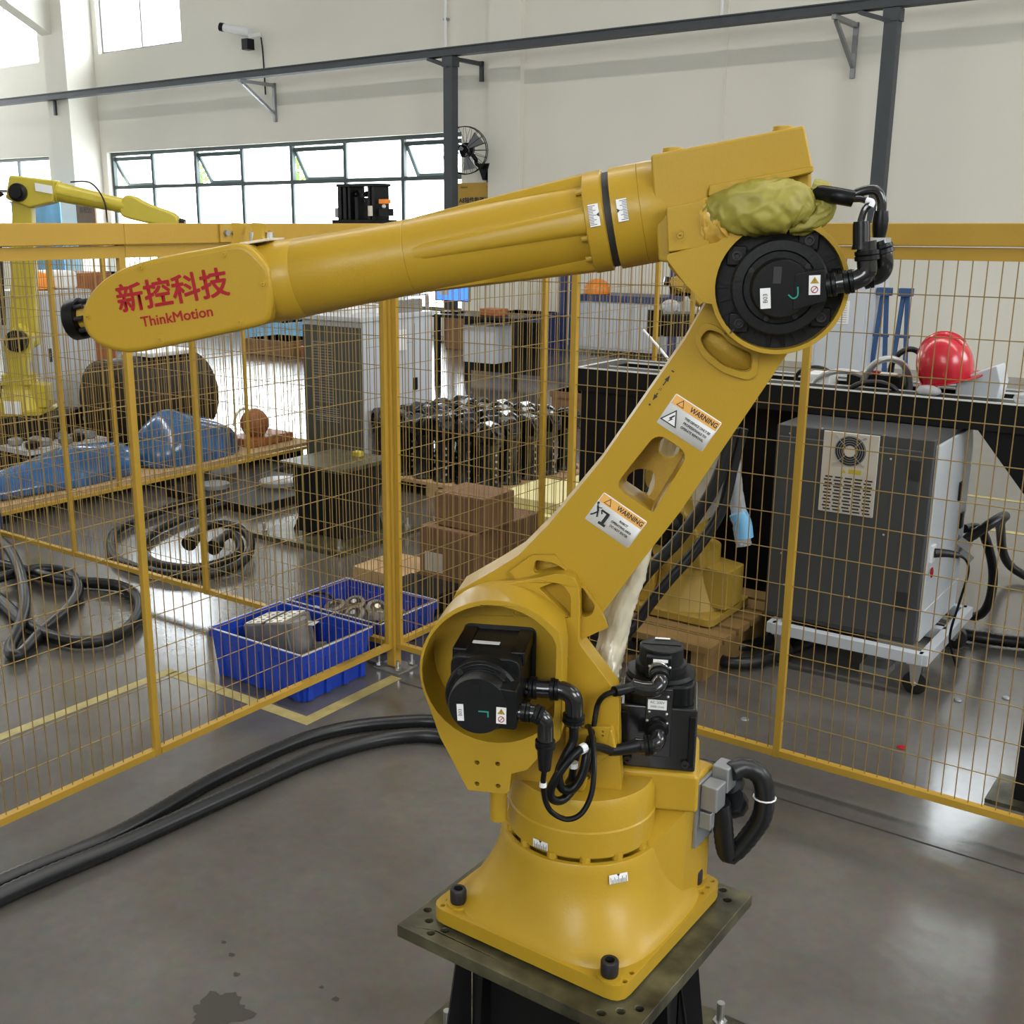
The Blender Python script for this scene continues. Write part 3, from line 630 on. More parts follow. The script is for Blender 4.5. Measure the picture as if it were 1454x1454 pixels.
MB().prism([(-0.022, 0.757), (-0.022, 0.86), (0.05, 0.865), (0.058, 0.83), (0.02, 0.80), (0.01, 0.757)], 0.04, 0.085, W).build('cable_bracket', 'robot', sh, bevel=0.004)
MB().prism([(-0.008, 0.868), (0.047, 0.872), (0.040, 0.826), (0.0, 0.823)], 0.085, 0.090, W, holes=[hole(0.036, 0.864, 0.0018), hole(0.036, 0.857, 0.0018)]).build('clip_plate', 'robot', sh, bevel=0.001)
MB().cyl(W(-0.1195, 0.10, 0.706), W(-0.1195, 0.10, 0.79), 0.0135, n=24).build('stop_pin', 'robot', rob, bevel=0.002)
# shoulder motor --------------------------------------------------------
JM = (-0.1265, 0.956)
def motor(parent_name, O_, ax, X, Y, L0, L1, half, label, par):
    """servo motor: finned square body along ax from L0 to L1, end plate, encoder cap"""
    Tq = lambda x, d, y: O_ + X*x + Y*y + ax*d
    body = MB().prism(rounded([(-half, -half), (half, -half), (half, half), (-half, half)], half*0.3), L0, L1, Tq).build(parent_name, 'blackm', par, bevel=0.002)
    for sx in (-1, 1):
        for sy in (-1, 1): MB().prism([(sx*half*0.62, sy*half*0.62), (sx*half*1.06, sy*half*0.62), (sx*half*1.06, sy*half*1.06), (sx*half*0.62, sy*half*1.06)], L0, L1*0.8+L0*0.2, Tq).build('tie_rod_cover', 'black', body, bevel=0.003)
    return body, Tq
sm, TQ = motor('shoulder_motor', W(JM[0], 0, JM[1]), RN, RU, V((0, 0, 1)), 0.0665, 0.185, 0.050, '', rob)
MB().lathe([(0.050, 0.18), (0.0535, 0.183), (0.0535, 0.206), (0.050, 0.210), (0.044, 0.2105), (0.044, 0.214)], W(JM[0], 0, JM[1]), RN, 48).build('end_plate', 'black', sm, bevel=0.001)
MB().lathe([(0.0425, 0.21), (0.0425, 0.236), (0.0405, 0.240), (0.0, 0.2405)], W(JM[0], 0, JM[1]), RN, 48).build('encoder_cap', 'blackm', sm)
for a in (50, 130): MB().cyl(W(JM[0]+0.047*math.cos(R(a)), 0.206, JM[1]+0.047*math.sin(R(a))), W(JM[0]+0.047*math.cos(R(a)), 0.213, JM[1]+0.047*math.sin(R(a))), 0.0045, n=12).build('screw', 'bolt', sm)
MB().prism([(-0.135, 0.990), (-0.123, 0.990), (-0.124, 0.972), (-0.134, 0.972)], 0.2405, 0.2425, W).build('cap_rib', 'blackm', sm)
MB().prism(rounded([(-0.10, 0.985), (-0.072, 0.983), (-0.072, 0.925), (-0.105, 0.925)], 0.004), 0.205, 0.239, W).build('connector_block', 'black', sm, bevel=0.002)
MB().prism(rounded([(-0.154, 0.998), (-0.114, 0.998), (-0.114, 1.010), (-0.154, 1.010)], 0.001), 0.0, 1, lambda u, w_, z: W(u, 0.135 + (z-1.004)*(-0.9) , 1.0075 + 0.0006*w_ + (0.002 if True else 0))).build('rating_label', 'white', sm, fix=False)
def decal(pts, w_, m, par, name='decal', T=W, label=None):
    q = MB(); q.add([T(a, w_, b_) for a, b_ in pts], [tuple(range(len(pts)))]); return q.build(name, m, par, fix=False, smooth=0, label=label)
def rect(cu, cz, wd, ht, rot=0.0):
    c, s = math.cos(rot), math.sin(rot); return [(cu + x*c - y*s, cz + x*s + y*c) for x, y in ((-wd/2, -ht/2), (wd/2, -ht/2), (wd/2, ht/2), (-wd/2, ht/2))]
def TW(cu, w_, cz, rot=0.0):
    c, s = math.cos(rot), math.sin(rot); return lambda x, y, d: W(cu + x*c - y*s, w_ + d, cz + x*s + y*c)
def tri(cu, cz, r, rot=0.0): return [(cu + r*math.cos(rot+R(90+120*i)), cz + r*math.sin(rot+R(90+120*i))) for i in range(3)]
def hazard(cu, cz, w_, par, rot=0.0):
    s = decal(rect(cu, cz, 0.014, 0.0245, rot), w_, 'white', par, 'hazard_sticker', label='white sticker with yellow triangle and no-touch sign')
    c, sn = math.cos(rot), math.sin(rot); P = lambda x, y: (cu + x*c - y*sn, cz + x*sn + y*c)
    decal([P(x, y) for x, y in ((-.0055, .002), (.0055, .002), (0, .0105))], w_+.0004, 'fence', s, 'warning_triangle')
    text('exclamation', '!', 0.007, TW(*(P(0, .005)[0], w_+.0006, P(0, .005)[1]), rot), 'ink', s, extrude=0)
    ring = [P(.0045*math.cos(2*math.pi*i/20), -.0055+.0045*math.sin(2*math.pi*i/20)) for i in range(20)]; rin = [P(.0035*math.cos(2*math.pi*i/20), -.0055+.0035*math.sin(2*math.pi*i/20)) for i in range(20)]
    MB().prism(ring, w_+.0003, w_+.0006, W, holes=[rin]).build('ring', 'red', s, smooth=0)
    decal([P(-.003, -.008), (P(-.0022, -.0085)), P(.003, -.003), P(.0022, -.0025)], w_+.0007, 'red', s, 'slash')
decal(rect(-0.1505, 0.9455, 0.0095, 0.025, R(3)), 0.2412, 'white', sm, 'serial_sticker'); text('print', 'B03', 0.007, TW(-0.1505, 0.2416, 0.9455, R(93)), 'ink', sm, extrude=0)
decal([(-0.125, 0.9505), (-0.1105, 0.9505), (-0.1105, 0.9415), (-0.1125, 0.9415), (-0.1125, 0.9485), (-0.125, 0.9485)], 0.2412, 'teal', sm, 'paint_mark')
hazard(-0.093, 0.946, 0.2412, sm)
# plugs of the shoulder motor
def plug(pts, r, name, par, rings=(0.15, 0.3), m='gloss'):
    """round cable connector following a path, with coupling rings"""
    q = MB(); q.tube(pts, r, 16, 6); o = q.build(name, m, par, smooth=40)
    P, _ = spline([V(p) for p in pts], 12); L = len(P)
    for t in rings:
        i = min(int(t*(L-1)), L-2); d = (P[i+1]-P[i]).normalized(); k = MB(); c = P[i]
        k.lathe([(r*1.0, -0.006), (r*1.22, -0.005), (r*1.22, 0.0), (r*1.12, 0.001), (r*1.22, 0.002), (r*1.22, 0.006), (r*1.0, 0.007)], c, d, 20); k.build('coupling_ring', 'black', o)
    return o
plug([W(-0.080, 0.14, 0.947), W(-0.05, 0.14, 0.947), W(-0.022, 0.14, 0.947), W(-0.006, 0.14, 0.938), W(-0.003, 0.14, 0.918), W(-0.004, 0.14, 0.895)], 0.0135, 'power_plug', sm, (0.12, 0.32, 0.9))
plug([W(-0.088, 0.222, 0.944), W(-0.062, 0.222, 0.945), W(-0.047, 0.222, 0.944), W(-0.036, 0.222, 0.936), W(-0.034, 0.222, 0.918), W(-0.034, 0.222, 0.897)], 0.0115, 'encoder_plug', sm, (0.2, 0.42, 0.95))
MB().lathe([(0.0105, 0), (0.0115, 0.004), (0.0095, 0.03), (0.0085, 0.038)], W(-0.034, 0.222, 0.899), (0, 0, -1), 16).build('strain_relief', 'black', sm)
# upper arm ---------------------------------------------------------------
arm_o = [(-0.004, 0.987)] + arc(-0.122, 0.961, 0.108, 8, -190, 26) + [(-0.200, 1.05), (-0.142, 1.088), (-0.104, 1.115), (-0.057, 1.168), (0.013, 1.261), (0.128, 1.444), (0.153, 1.494)] + arc(0.248, 1.52, 0.0885, 192, -50, 26) + [(0.2775, 1.450), (0.269, 1.430), (0.133, 1.195), (0.076, 1.110), (0.035, 1.046)]
win = rounded([(0.095, 1.311), (0.141, 1.282), (0.100, 1.203), (0.094, 1.192), (0.037, 1.228)], 0.018, 5)
tpo = rounded([(0.158, 1.459), (0.175, 1.455), (0.190, 1.4405), (0.220, 1.427), (0.220, 1.405), (0.208, 1.402), (0.182, 1.410), (0.160, 1.428), (0.149, 1.445)], 0.006)
bp1 = rounded([(-0.079, 1.092), (-0.076, 1.112), (-0.046, 1.108), (-0.022, 1.092), (-0.030, 1.086)], 0.006)
bp2 = rounded([(-0.006, 1.074), (0.015, 1.046), (0.010, 1.030), (-0.006, 1.026)], 0.006)
ARM = 0.036
arm = MB().prism(arm_o, 0.012, ARM, W, holes=[win, tpo, bp1, bp2]).build('upper_arm', 'robot', rob, bevel=0.0055, seg=3)
def scaled(P, k): cx = sum(p[0] for p in P)/len(P); cz = sum(p[1] for p in P)/len(P); return [(cx+(a-cx)*k, cz+(b_-cz)*k) for a, b_ in P]
MB().prism(arm_o, -0.046, 0.0125, W, holes=[win]).build('arm_body', 'robot', arm, bevel=0.005, seg=3)
bh1 = hole(0.1115, 1.2765, 0.0165); bh2 = rounded([(0.066, 1.243), (0.092, 1.240), (0.094, 1.215), (0.074, 1.183), (0.050, 1.200), (0.050, 1.230)], 0.012)
MB().prism(scaled(win, 1.04), -0.046, -0.034, W, holes=[bh1, bh2]).build('rear_web', 'cast', arm, bevel=0.002)
for P_ in (tpo, bp1, bp2): MB().prism(scaled(P_, 1.05), 0.0135, 0.022, W).build('pocket_floor', 'cast', arm, smooth=0)
MB().prism(rounded([(0.150, 1.470), (0.172, 1.464), (0.186, 1.449), (0.229, 1.433), (0.229, 1.398), (0.216, 1.390), (0.182, 1.400), (0.153, 1.421), (0.140, 1.445)], 0.008), ARM-0.001, ARM+0.006, W, holes=[scaled(tpo, 1.03)]).build('pocket_rim', 'robot', arm, bevel=0.0015)
MB().prism([(-0.115, 1.092), (-0.082, 1.119), (-0.047, 1.121)] + arc(-0.122, 0.961, 0.165, 52, 18, 8) + [(0.018, 1.003), (-0.004, 0.990), (-0.10, 1.07)], ARM-0.001, ARM+0.0075, W, holes=[scaled(bp1, 1.03), scaled(bp2, 1.03)]).build('pocket_rim', 'robot', arm, bevel=0.0015)
# warning labels
def warning(c, rot, pict, lines):
    wd, ht = 0.0775, 0.050; cs, sn = math.cos(rot), math.sin(rot)
    P = lambda x, y: (c[0] + x*cs - y*sn, c[1] + x*sn + y*cs)
    w0 = ARM + 0.0006
    s = MB().prism([P(x, y) for x, y in rounded([(-wd/2, -ht/2), (wd/2, -ht/2), (wd/2, ht/2), (-wd/2, ht/2)], 0.003)], w0-0.0004, w0, W).build('warning_label', 'white', rob, smooth=0, label='white warning label with orange band')
    decal([P(x, y) for x, y in ((-wd/2+.0015, .010), (wd/2-.0015, .010), (wd/2-.0015, ht/2-.0015), (-wd/2+.0015, ht/2-.0015))], w0+.0004, 'orange', s, 'orange_band')
    t1 = lambda x0, y0: (lambda x, y, d: W(*(lambda q: (q[0], w0+.0008+d, q[1]))(P(x0+x, y0+y))))
    text('heading', 'WARNING', 0.0108, t1(0.0135, 0.0168), 'ink', s, extrude=0, sx=0.86, bold=0.0002)
    for k, (x0, y0, r_, m) in enumerate(((-0.024, 0.0155, 0.0072, 'ink'), (-0.024, 0.0155, 0.0052, 'orange'))):
        decal([P(x0 + r_*math.cos(R(90+120*i)), y0 + r_*math.sin(R(90+120*i))) for i in range(3)], w0+.0008+.0003*k, m, s, 'triangle')
    text('exclamation', '!', 0.008, t1(-0.024, 0.0155), 'ink', s, extrude=0)
    if pict == 'bolt':
        for k, (r_, m) in enumerate(((0.0155, 'ink'), (0.0122, 'white'))):
            decal([P(-0.0245 + r_*math.cos(R(90+120*i)), -0.0095 + r_*math.sin(R(90+120*i))) for i in range(3)], w0+.0006+.0003*k, m, s, 'hazard_triangle')
        decal([P(-0.0245 + x, -0.0095 + y) for x, y in ((.001, .0075), (-.0035, -.0005), (-.0005, -.0002), (-.0022, -.0065), (.0030, .0015), (.0003, .0012), (.003, .0068))], w0+.0013, 'ink', s, 'lightning_bolt')
    else:
        k = MB()
        def ln(a, b_, t): 
            a = V(a); b_ = V(b_); d = (b_-a).normalized(); n = V((-d.y, d.x))*t/2
            k.add([W(*(lambda q: (q[0], w0+.0012, q[1]))(P(*p))) for p in (a-n, b_-n, b_+n, a+n)], [(0, 1, 2, 3)])
        for a, b_, t in (((-.034, .003), (-.029, -.004), .003), ((-.029, -.004), (-.033, -.011), .0022), ((-.033, -.011), (-.036, -.014), .0022), ((-.029, -.004), (-.026, -.012), .0022), ((-.034, .003), (-.037, .007), .0016), ((-.0325, .001), (-.027, .004), .0016), ((-.026, .001), (-.012, .001), .003), ((-.014, .001), (-.014, -.016), .005), ((-.020, -.017), (-.008, -.017), .004), ((-.026, .001), (-.022, -.004), .002)): ln(a, b_, t)
        k.add([W(*(lambda q: (q[0], w0+.0012, q[1]))(P(-.036+.002*math.cos(i), .0075+.002*math.sin(i)))) for i in range(6)], [(0, 1, 2, 3, 4, 5)])
        k.build('pictogram', 'ink', s, fix=False, smooth=0)
    for i, L in enumerate(lines): text('lettering', L, 0.0050, t1(0.0125, 0.002 - i*0.0068), 'ink', s, extrude=0, sx=0.85, bold=0.00012)
warning((0.1395, 1.327), R(-31.5), 'bolt', ('THIS DEVICE ONLY BE', 'PROFESSIONALS TO', 'OPERATE REMOVAL'))
warning((0.0410, 1.178), R(-33), 'robot', ('ROBOT', 'OPERATING AREA', 'DO NOT ENTER'))
# vertical motion mark: minus, arrows, J2, plus
ad = V((0.115, 0.183)).normalized(); pd = V((ad.y, -ad.x))
Pm = lambda s_, t: (0.098 + ad.x*s_ + pd.x*t, 1.375 + ad.y*s_ + pd.y*t)
mk = MB()
for a_, b_ in ((-0.0195, -0.008), (0.005, 0.0165)): mk.add([W(*(lambda q: (q[0], ARM+.0007, q[1]))(Pm(*p))) for p in ((a_, -.0008), (b_, -.0008), (b_, .0008), (a_, .0008))], [(0, 1, 2, 3)])
for tip, bs in ((-0.0205, -0.012), (0.0225, 0.013)): mk.add([W(*(lambda q: (q[0], ARM+.0008, q[1]))(Pm(*p))) for p in ((tip, 0), (bs, -.003), (bs, .003))], [(0, 1, 2)])
mk.add([W(*(lambda q: (q[0], ARM+.0007, q[1]))(Pm(*p))) for p in ((0.028, -.002), (0.030, -.002), (0.030, .002), (0.028, .002))], [(0, 1, 2, 3)])
mk.add([W(*(lambda q: (q[0], ARM+.0007, q[1]))(Pm(*p))) for p in ((-0.028, -.002), (-0.026, 0), (-0.028, .002), (-0.030, 0))], [(0, 1, 2, 3)])
mk.build('motion_mark', 'ink', arm, fix=False, smooth=0)
text('axis_number', 'J2', 0.0055, TW(Pm(-0.0015, 0)[0], ARM+.0007, Pm(-0.0015, 0)[1], R(-32)), 'ink', arm, extrude=0)
# elbow housing ----------------------------------------------------------
J3 = (0.247, 1.5205)
el_out = [(0.0985, 1.556), (0.125, 1.523), (0.150, 1.499), (0.1615, 1.497)] + arc(J3[0], J3[1], 0.0885, 198, 415, 34) + [(0.285, 1.61), (0.20, 1.605), (0.165, 1.578), (0.10, 1.562)]
rec = [(J3[0] + 0.0825*math.cos(2*math.pi*i/48), J3[1] + 0.0825*math.sin(2*math.pi*i/48)) for i in range(48)]
el = MB().prism(el_out, 0.046, 0.09, W, holes=[rec]).build('elbow_housing', 'robot', rob, bevel=0.003, seg=3)
MB().prism(scaled(rec, 1.01), 0.046, 0.066, W).build('recess_floor', 'blackm', el)
MB().prism([(0.1, 1.545), (0.13, 1.515), (0.22, 1.5), (0.30, 1.52), (0.30, 1.62), (0.1, 1.62)], -0.05, 0.05, W).build('elbow_core', 'robot', el, bevel=0.004)
decal(rect(0.1895, 1.4615, 0.0018, 0.008, R(-42)), 0.0906, 'ink', el, 'zero_mark')
# elbow motor
OE = W(J3[0], 0, J3[1])
em = MB().lathe([(0.062, 0.066), (0.062, 0.098), (0.060, 0.101), (0.048, 0.1015), (0.046, 0.099), (0.038, 0.099)], OE, RN, 56).build('elbow_motor', 'blackm', rob, smooth=30)
MB().lathe([(0.0385, 0.098), (0.0375, 0.126), (0.0355, 0.129), (0.0, 0.1295)], OE, RN, 48).build('encoder_cap', 'black', em)
MB().prism(rounded([(0.262, 1.540), (0.300, 1.5465), (0.3045, 1.505), (0.262, 1.492)], 0.004), 0.098, 0.130, W).build('connector_block', 'black', em, bevel=0.002)
for a in (60, 145, 225, 325):
    c = (J3[0] + 0.069*math.cos(R(a)), J3[1] + 0.069*math.sin(R(a))); bl = MB().prism(rounded([(c[0]-.013, c[1]-.013), (c[0]+.013, c[1]-.013), (c[0]+.013, c[1]+.013), (c[0]-.013, c[1]+.013)], 0.004), 0.066, 0.076, W).build('mounting_lug', 'blackm', em, bevel=0.002)
    MB().lathe([(0.0065, 0), (0.0065, 0.008), (0.004, 0.008), (0.0035, 0.003), (0.0, 0.003)], W(c[0], 0.076, c[1]), RN, 16).build('socket_bolt', 'bolt', bl)
for i in range(16):
    a = R(180 + i*14); MB().bar(W(J3[0]+.064*math.cos(a), 0.068, J3[1]+.064*math.sin(a)), W(J3[0]+.080*math.cos(a), 0.068, J3[1]+.080*math.sin(a)), 0.0025, 0.006).build('rib', 'blackm', em)
for a in (40, 150, 250, 300): MB().cyl(W(J3[0]+.043*math.cos(R(a)), 0.098, J3[1]+.043*math.sin(R(a))), W(J3[0]+.043*math.cos(R(a)), 0.103, J3[1]+.043*math.sin(R(a))), 0.0035, n=10).build('screw', 'bolt', em)
MB().prism([(0.236, 1.548), (0.246, 1.548), (0.246, 1.527), (0.236, 1.527)], 0.1295, 0.1302, W).build('cap_rib', 'ink', em)
decal(rect(0.228, 1.508, 0.013, 0.026, R(5)), 0.1306, 'white', em, 'serial_sticker'); text('print', 'B03', 0.008, TW(0.228, 0.131, 0.508+1.0, R(95)), 'ink', em, extrude=0)
mkv = MB(); mkv.tube([W(0.267, 0.1305, 1.523), W(0.2675, 0.1305, 1.512), W(0.262, 0.1305, 1.5085), W(0.256, 0.1305, 1.513)], 0.001, 6); mkv.build('paint_mark', 'teal', em)
hazard(0.2875, 1.5255, 0.1306, em, R(3))
# forearm ------------------------------------------------------------------
FA = R(10.3); fdir = (-(RU*math.cos(FA)) - V((0, 0, math.sin(FA)))); f0 = W(0.018, 0, 1.607); fup = V((0, 0, 1)) - fdir*fdir.z; fup.normalize()
F = lambda s_, w_, t: f0 + fdir*s_ + RN*w_ + fup*t
jc = MB().prism(rounded([(0.0715, 1.690), (0.266, 1.724), (0.280, 1.674), (0.280, 1.664), (0.150, 1.645), (0.149, 1.60), (0.14, 1.56), (0.10, 1.55), (0.088, 1.552)], 0.004), -0.066, 0.066, W).build('forearm_casing', 'robot', rob, bevel=0.018, seg=5)
MB().prism([(0.12, 1.648), (0.281, 1.672), (0.285, 1.60), (0.26, 1.53), (0.12, 1.53)], -0.06, 0.044, W).build('casing_lower', 'robot', jc, bevel=0.006)
MB().prism([(0.149, 1.636), (0.150, 1.651), (0.281, 1.674), (0.2815, 1.666)], 0.03, 0.069, W).build('ledge', 'robot', jc, bevel=0.002)
MB().prism(rounded([(0.0955, 1.622), (0.147, 1.633), (0.155, 1.572), (0.1005, 1.564)], 0.003), 0.04, 0.084, W).build('neck_block', 'robot', jc, bevel=0.0045, seg=3)
MB().lathe([(0.0085, 0), (0.0085, 0.0012), (0.0065, 0.0012), (0.0065, 0.0005), (0.0045, 0.0005), (0.004, 0.0025), (0.0015, 0.0025), (0.0015, 0.0)], W(0.1155, 0.084, 1.586), RN, 24).build('cap_screw', 'robot', jc)
for u, z in ((0.098, 1.697), (0.243, 1.7225)):
    MB().cyl(W(u, 0.0, z-0.012), W(u, 0.0, z+0.006), 0.014, n=24).build('lifting_boss', 'robot', jc, bevel=0.0015)
MB().lathe([(0.0665, -0.078), (0.0695, -0.060), (0.0695, -0.045), (0.0688, -0.0445), (0.0695, -0.044), (0.0700, -0.006), (0.066, -0.005)], f0, fdir, 64).build('neck_ring', 'robot', rob, smooth=40)
MB().lathe([(0.0655, -0.006), (0.0655, 0.006)], f0, fdir, 64).build('joint_seal', 'ink', rob)
fa = MB().lathe([(0.066, 0.004), (0.0700, 0.006), (0.0700, 0.030), (0.0685, 0.0315), (0.0600, 0.0325), (0.0575, 0.12), (0.0548, 0.25), (0.0543, 0.2945), (0.0536, 0.2955), (0.0543, 0.2965), (0.0560, 0.40), (0.0585, 0.468), (0.0580, 0.4695), (0.0588, 0.471), (0.0603, 0.50), (0.059, 0.525)], f0, fdir, 72).build('forearm', 'robot', rob, smooth=28)
# four ribs tapering from the flange
for k in range(4):
    a = R(90*k + 4); er = fup*math.sin(a) + RN*math.cos(a); et = fup*math.cos(a) - RN*math.sin(a)
    q = MB(); vs = []; fs = []; n = 14; wd0, wd1 = (0.030, 0.012) if k % 2 else (0.016, 0.010)
    for i in range(n+1):
        t = i/n; s_ = 0.0305 + t*0.25; rr = 0.0690*(1-t) + 0.0548*t; hw = wd0*(1-t)+wd1*t; ri = rr - 0.014
        for x, r_ in ((-hw-0.004, ri), (-hw, rr*0.985 if k % 2 else rr*0.975), (-hw*0.5, rr), (hw*0.5, rr), (hw, rr*0.985 if k % 2 else rr*0.975), (hw+0.004, ri)):
            c = math.sqrt(max(r_*r_ - x*x*0.7, 1e-6)) if abs(x) < r_ else r_; vs.append(f0 + fdir*s_ + er*c + et*x)
    for i in range(n):
        for j in range(5): fs.append((i*6+j, i*6+j+1, i*6+6+j+1, i*6+6+j))
    fs += [(0, 1, 2, 3, 4, 5), tuple(n*6+j for j in range(6))]
    q.add(vs, fs); q.build('rib', 'robot', fa, smooth=60)
for k in range(12):
    a = R(30*k + 12); c = f0 + fdir*0.031 + (fup*math.sin(a) + RN*math.cos(a))*0.0635
    MB().cyl(c - fdir*0.001, c + fdir*0.009, 0.0042, 0.0038, 10).build('flange_screw', 'robot', fa)
for s_, flip in ((-0.021, 1), (0.0175, -1)):
    a = R(7); n = RN*math.cos(a) + fup*math.sin(a); sticker_at(f0 + fdir*s_ + n*0.0703, (fup*math.cos(a) - RN*math.sin(a))*flip, fdir*flip*1.0 if flip == 1 else fdir*flip, 0.030, 0.014)
# wrist ----------------------------------------------------------------------
hp = [(-0.478, 1.545), (-0.513, 1.573), (-0.563, 1.567), (-0.625, 1.557), (-0.677, 1.546), (-0.715, 1.533), (-0.745, 1.516), (-0.771, 1.490), (-0.781, 1.460), (-0.775, 1.437), (-0.757, 1.421), (-0.730, 1.412), (-0.700, 1.410), (-0.641, 1.421), (-0.560, 1.439), (-0.486, 1.457), (-0.472, 1.480), (-0.469, 1.50), (-0.471, 1.525)]
wr = MB().prism(closed(scaled(hp, 0.985), 3), -0.052, 0.050, W).build('wrist', 'robot', rob, bevel=0.012, seg=4)
MB().prism(closed(hp, 3), 0.036, 0.0642, W).build('side_cover', 'robot', wr, bevel=0.009, seg=4)
for u, z in ((-0.542, 1.557), (-0.675, 1.538), (-0.770, 1.463), (-0.652, 1.431), (-0.522, 1.459), (-0.483, 1.516)):
    MB().lathe([(0.0065, 0), (0.0065, 0.0012), (0.004, 0.0012), (0.0035, 0.0028), (0.0012, 0.0028), (0.001, 0.001)], W(u, 0.0636, z), RN, 18).build('cover_screw', 'robot', wr)
ca = math.atan2(0.0305, 0.1855)
text('company_lettering', '新控科技', 0.0445, TW(-0.6275, 0.0648, 1.5015, ca), 'red', wr, sx=1.04, extrude=0, bold=0.0011)
text('brand_lettering', 'ThinkMotion', 0.0215, TW(-0.6225, 0.0648, 1.4655, ca*0.97), 'red', wr, sx=1.06, extrude=0, bold=0.0004)
# clamps on top of the wrist
for k, (u, w_) in enumerate(((-0.553, -0.02), (-0.512, 0.0))):
    q = MB(); q.prism(rounded([(u-.012, 1.566), (u+.012, 1.568), (u+.008, 1.585), (u+.012, 1.602), (u-.010, 1.603), (u-.006, 1.588)], 0.003), w_-0.006, w_+0.006, W); q.build('hose_clamp', 'robot', wr, bevel=0.0015)
MB().prism([(-0.532, 1.570), (-0.484, 1.577), (-0.484, 1.581), (-0.532, 1.574)], -0.035, 0.03, W).build('clamp_plate', 'milled', wr, bevel=0.001)
for u in (-0.525, -0.500): MB().lathe([(0.007, 0), (0.007, 0.012), (0.004, 0.012), (0.003, 0.006)], W(u, -0.012, 1.577), (0, 0, 1), 14).build('clamp_screw', 'steel', wr)
# tool flange
fl0 = W(-0.775, 0, 1.463)
tf = MB().lathe([(0.026, -0.03), (0.026, 0.004), (0.020, 0.006), (0.020, 0.040)], fl0, fdir, 40).build('tool_flange', 'cast', rob, smooth=35)
MB().lathe([(0.026, 0.040), (0.0325, 0.041), (0.0325, 0.058), (0.0305, 0.061), (0.016, 0.061), (0.016, 0.054), (0.0, 0.054)], fl0, fdir, 48).build('flange_disc', 'black', tf, smooth=35)
for k in range(8):
    a = R(45*k); c = fl0 + fdir*0.034 + (fup*math.sin(a)+RN*math.cos(a))*0.0255; MB().cyl(c - fdir*0.008, c + fdir*0.007, 0.004, n=10).build('flange_bolt', 'bolt', tf)
# cloth bag over the wrist motors ----------------------------------------------
def loft(stations, n, name, m, par, wob=0.05, seed=0, smooth=80, sub=0, folds=0.0, res=5):
    q = MB(); vs = []; fs = []; C, _ = spline([V(s[0]) for s in stations], res); A, _ = spline([V((s[1], s[2], 0)) for s in stations], res); L = len(C)
    for i, c in enumerate(C):
        d = (C[min(i+1, L-1)] - C[max(i-1, 0)]).normalized(); y = RN - d*RN.dot(d); y.normalize(); x = d.cross(y); t = i/res
        for k in range(n):
            a = 2*math.pi*k/n; f_ = 1 + wob*noise.noise(V((t*0.45+seed, math.cos(a)*1.7, math.sin(a)*1.7))) + wob*0.4*math.sin(3*a + t*0.8 + seed)
            if folds:
                g = noise.noise(V((t*1.1 + math.sin(a)*1.6 + seed, math.cos(a)*2.2 - t*0.5, seed*2))); f_ += folds*(0.5 - 2.2*abs(g)); g = noise.noise(V((t*2.6 - math.sin(a)*3.0, math.cos(a)*4 + t, seed))); f_ += folds*0.45*(0.3 - 1.6*abs(g))
            vs.append(c + x*math.cos(a)*A[i].x*f_ + y*math.sin(a)*A[i].y*f_)
    for i in range(L-1):
        for k in range(n): j = (k+1) % n; fs.append((i*n+k, i*n+j, (i+1)*n+j, (i+1)*n+k))
    fs += [tuple(reversed(range(n))), tuple((L-1)*n+k for k in range(n))]
    q.add(vs, fs); return q.build(name, m, par, smooth=smooth, subdiv=sub)
bag = loft([(W(0.150, 0.068, 1.604), 0.027, 0.020), (W(0.160, 0.070, 1.607), 0.029, 0.024), (W(0.172, 0.073, 1.613), 0.031, 0.029), (W(0.190, 0.078, 1.617), 0.0335, 0.033), (W(0.212, 0.080, 1.620), 0.0350, 0.036), (W(0.235, 0.080, 1.622), 0.0350, 0.037), (W(0.255, 0.079, 1.622), 0.0325, 0.035), (W(0.268, 0.078, 1.618), 0.026, 0.029), (W(0.278, 0.077, 1.612), 0.018, 0.020)], 72, 'cloth_bag', 'cloth', rob, 0.07, 1.0, folds=0.11, res=8)
loft([(W(0.255, 0.075, 1.602), 0.017, 0.017), (W(0.275, 0.077, 1.605), 0.0175, 0.017), (W(0.290, 0.078, 1.614), 0.0165, 0.016), (W(0.297, 0.078, 1.626), 0.015, 0.015), (W(0.292, 0.076, 1.640), 0.014, 0.014), (W(0.280, 0.074, 1.644), 0.012, 0.013)], 48, 'sleeve', 'cloth', bag, 0.12, 4.0, folds=0.25, res=8)
loft([(W(0.143, 0.066, 1.602), 0.031, 0.020), (W(0.150, 0.067, 1.603), 0.032, 0.023), (W(0.158, 0.069, 1.603), 0.030, 0.024), (W(0.168, 0.070, 1.605), 0.033, 0.026), (W(0.175, 0.072, 1.608), 0.0315, 0.027)], 48, 'tape_wrap', 'tape', bag, 0.06, 7.0, folds=0.12, res=6)
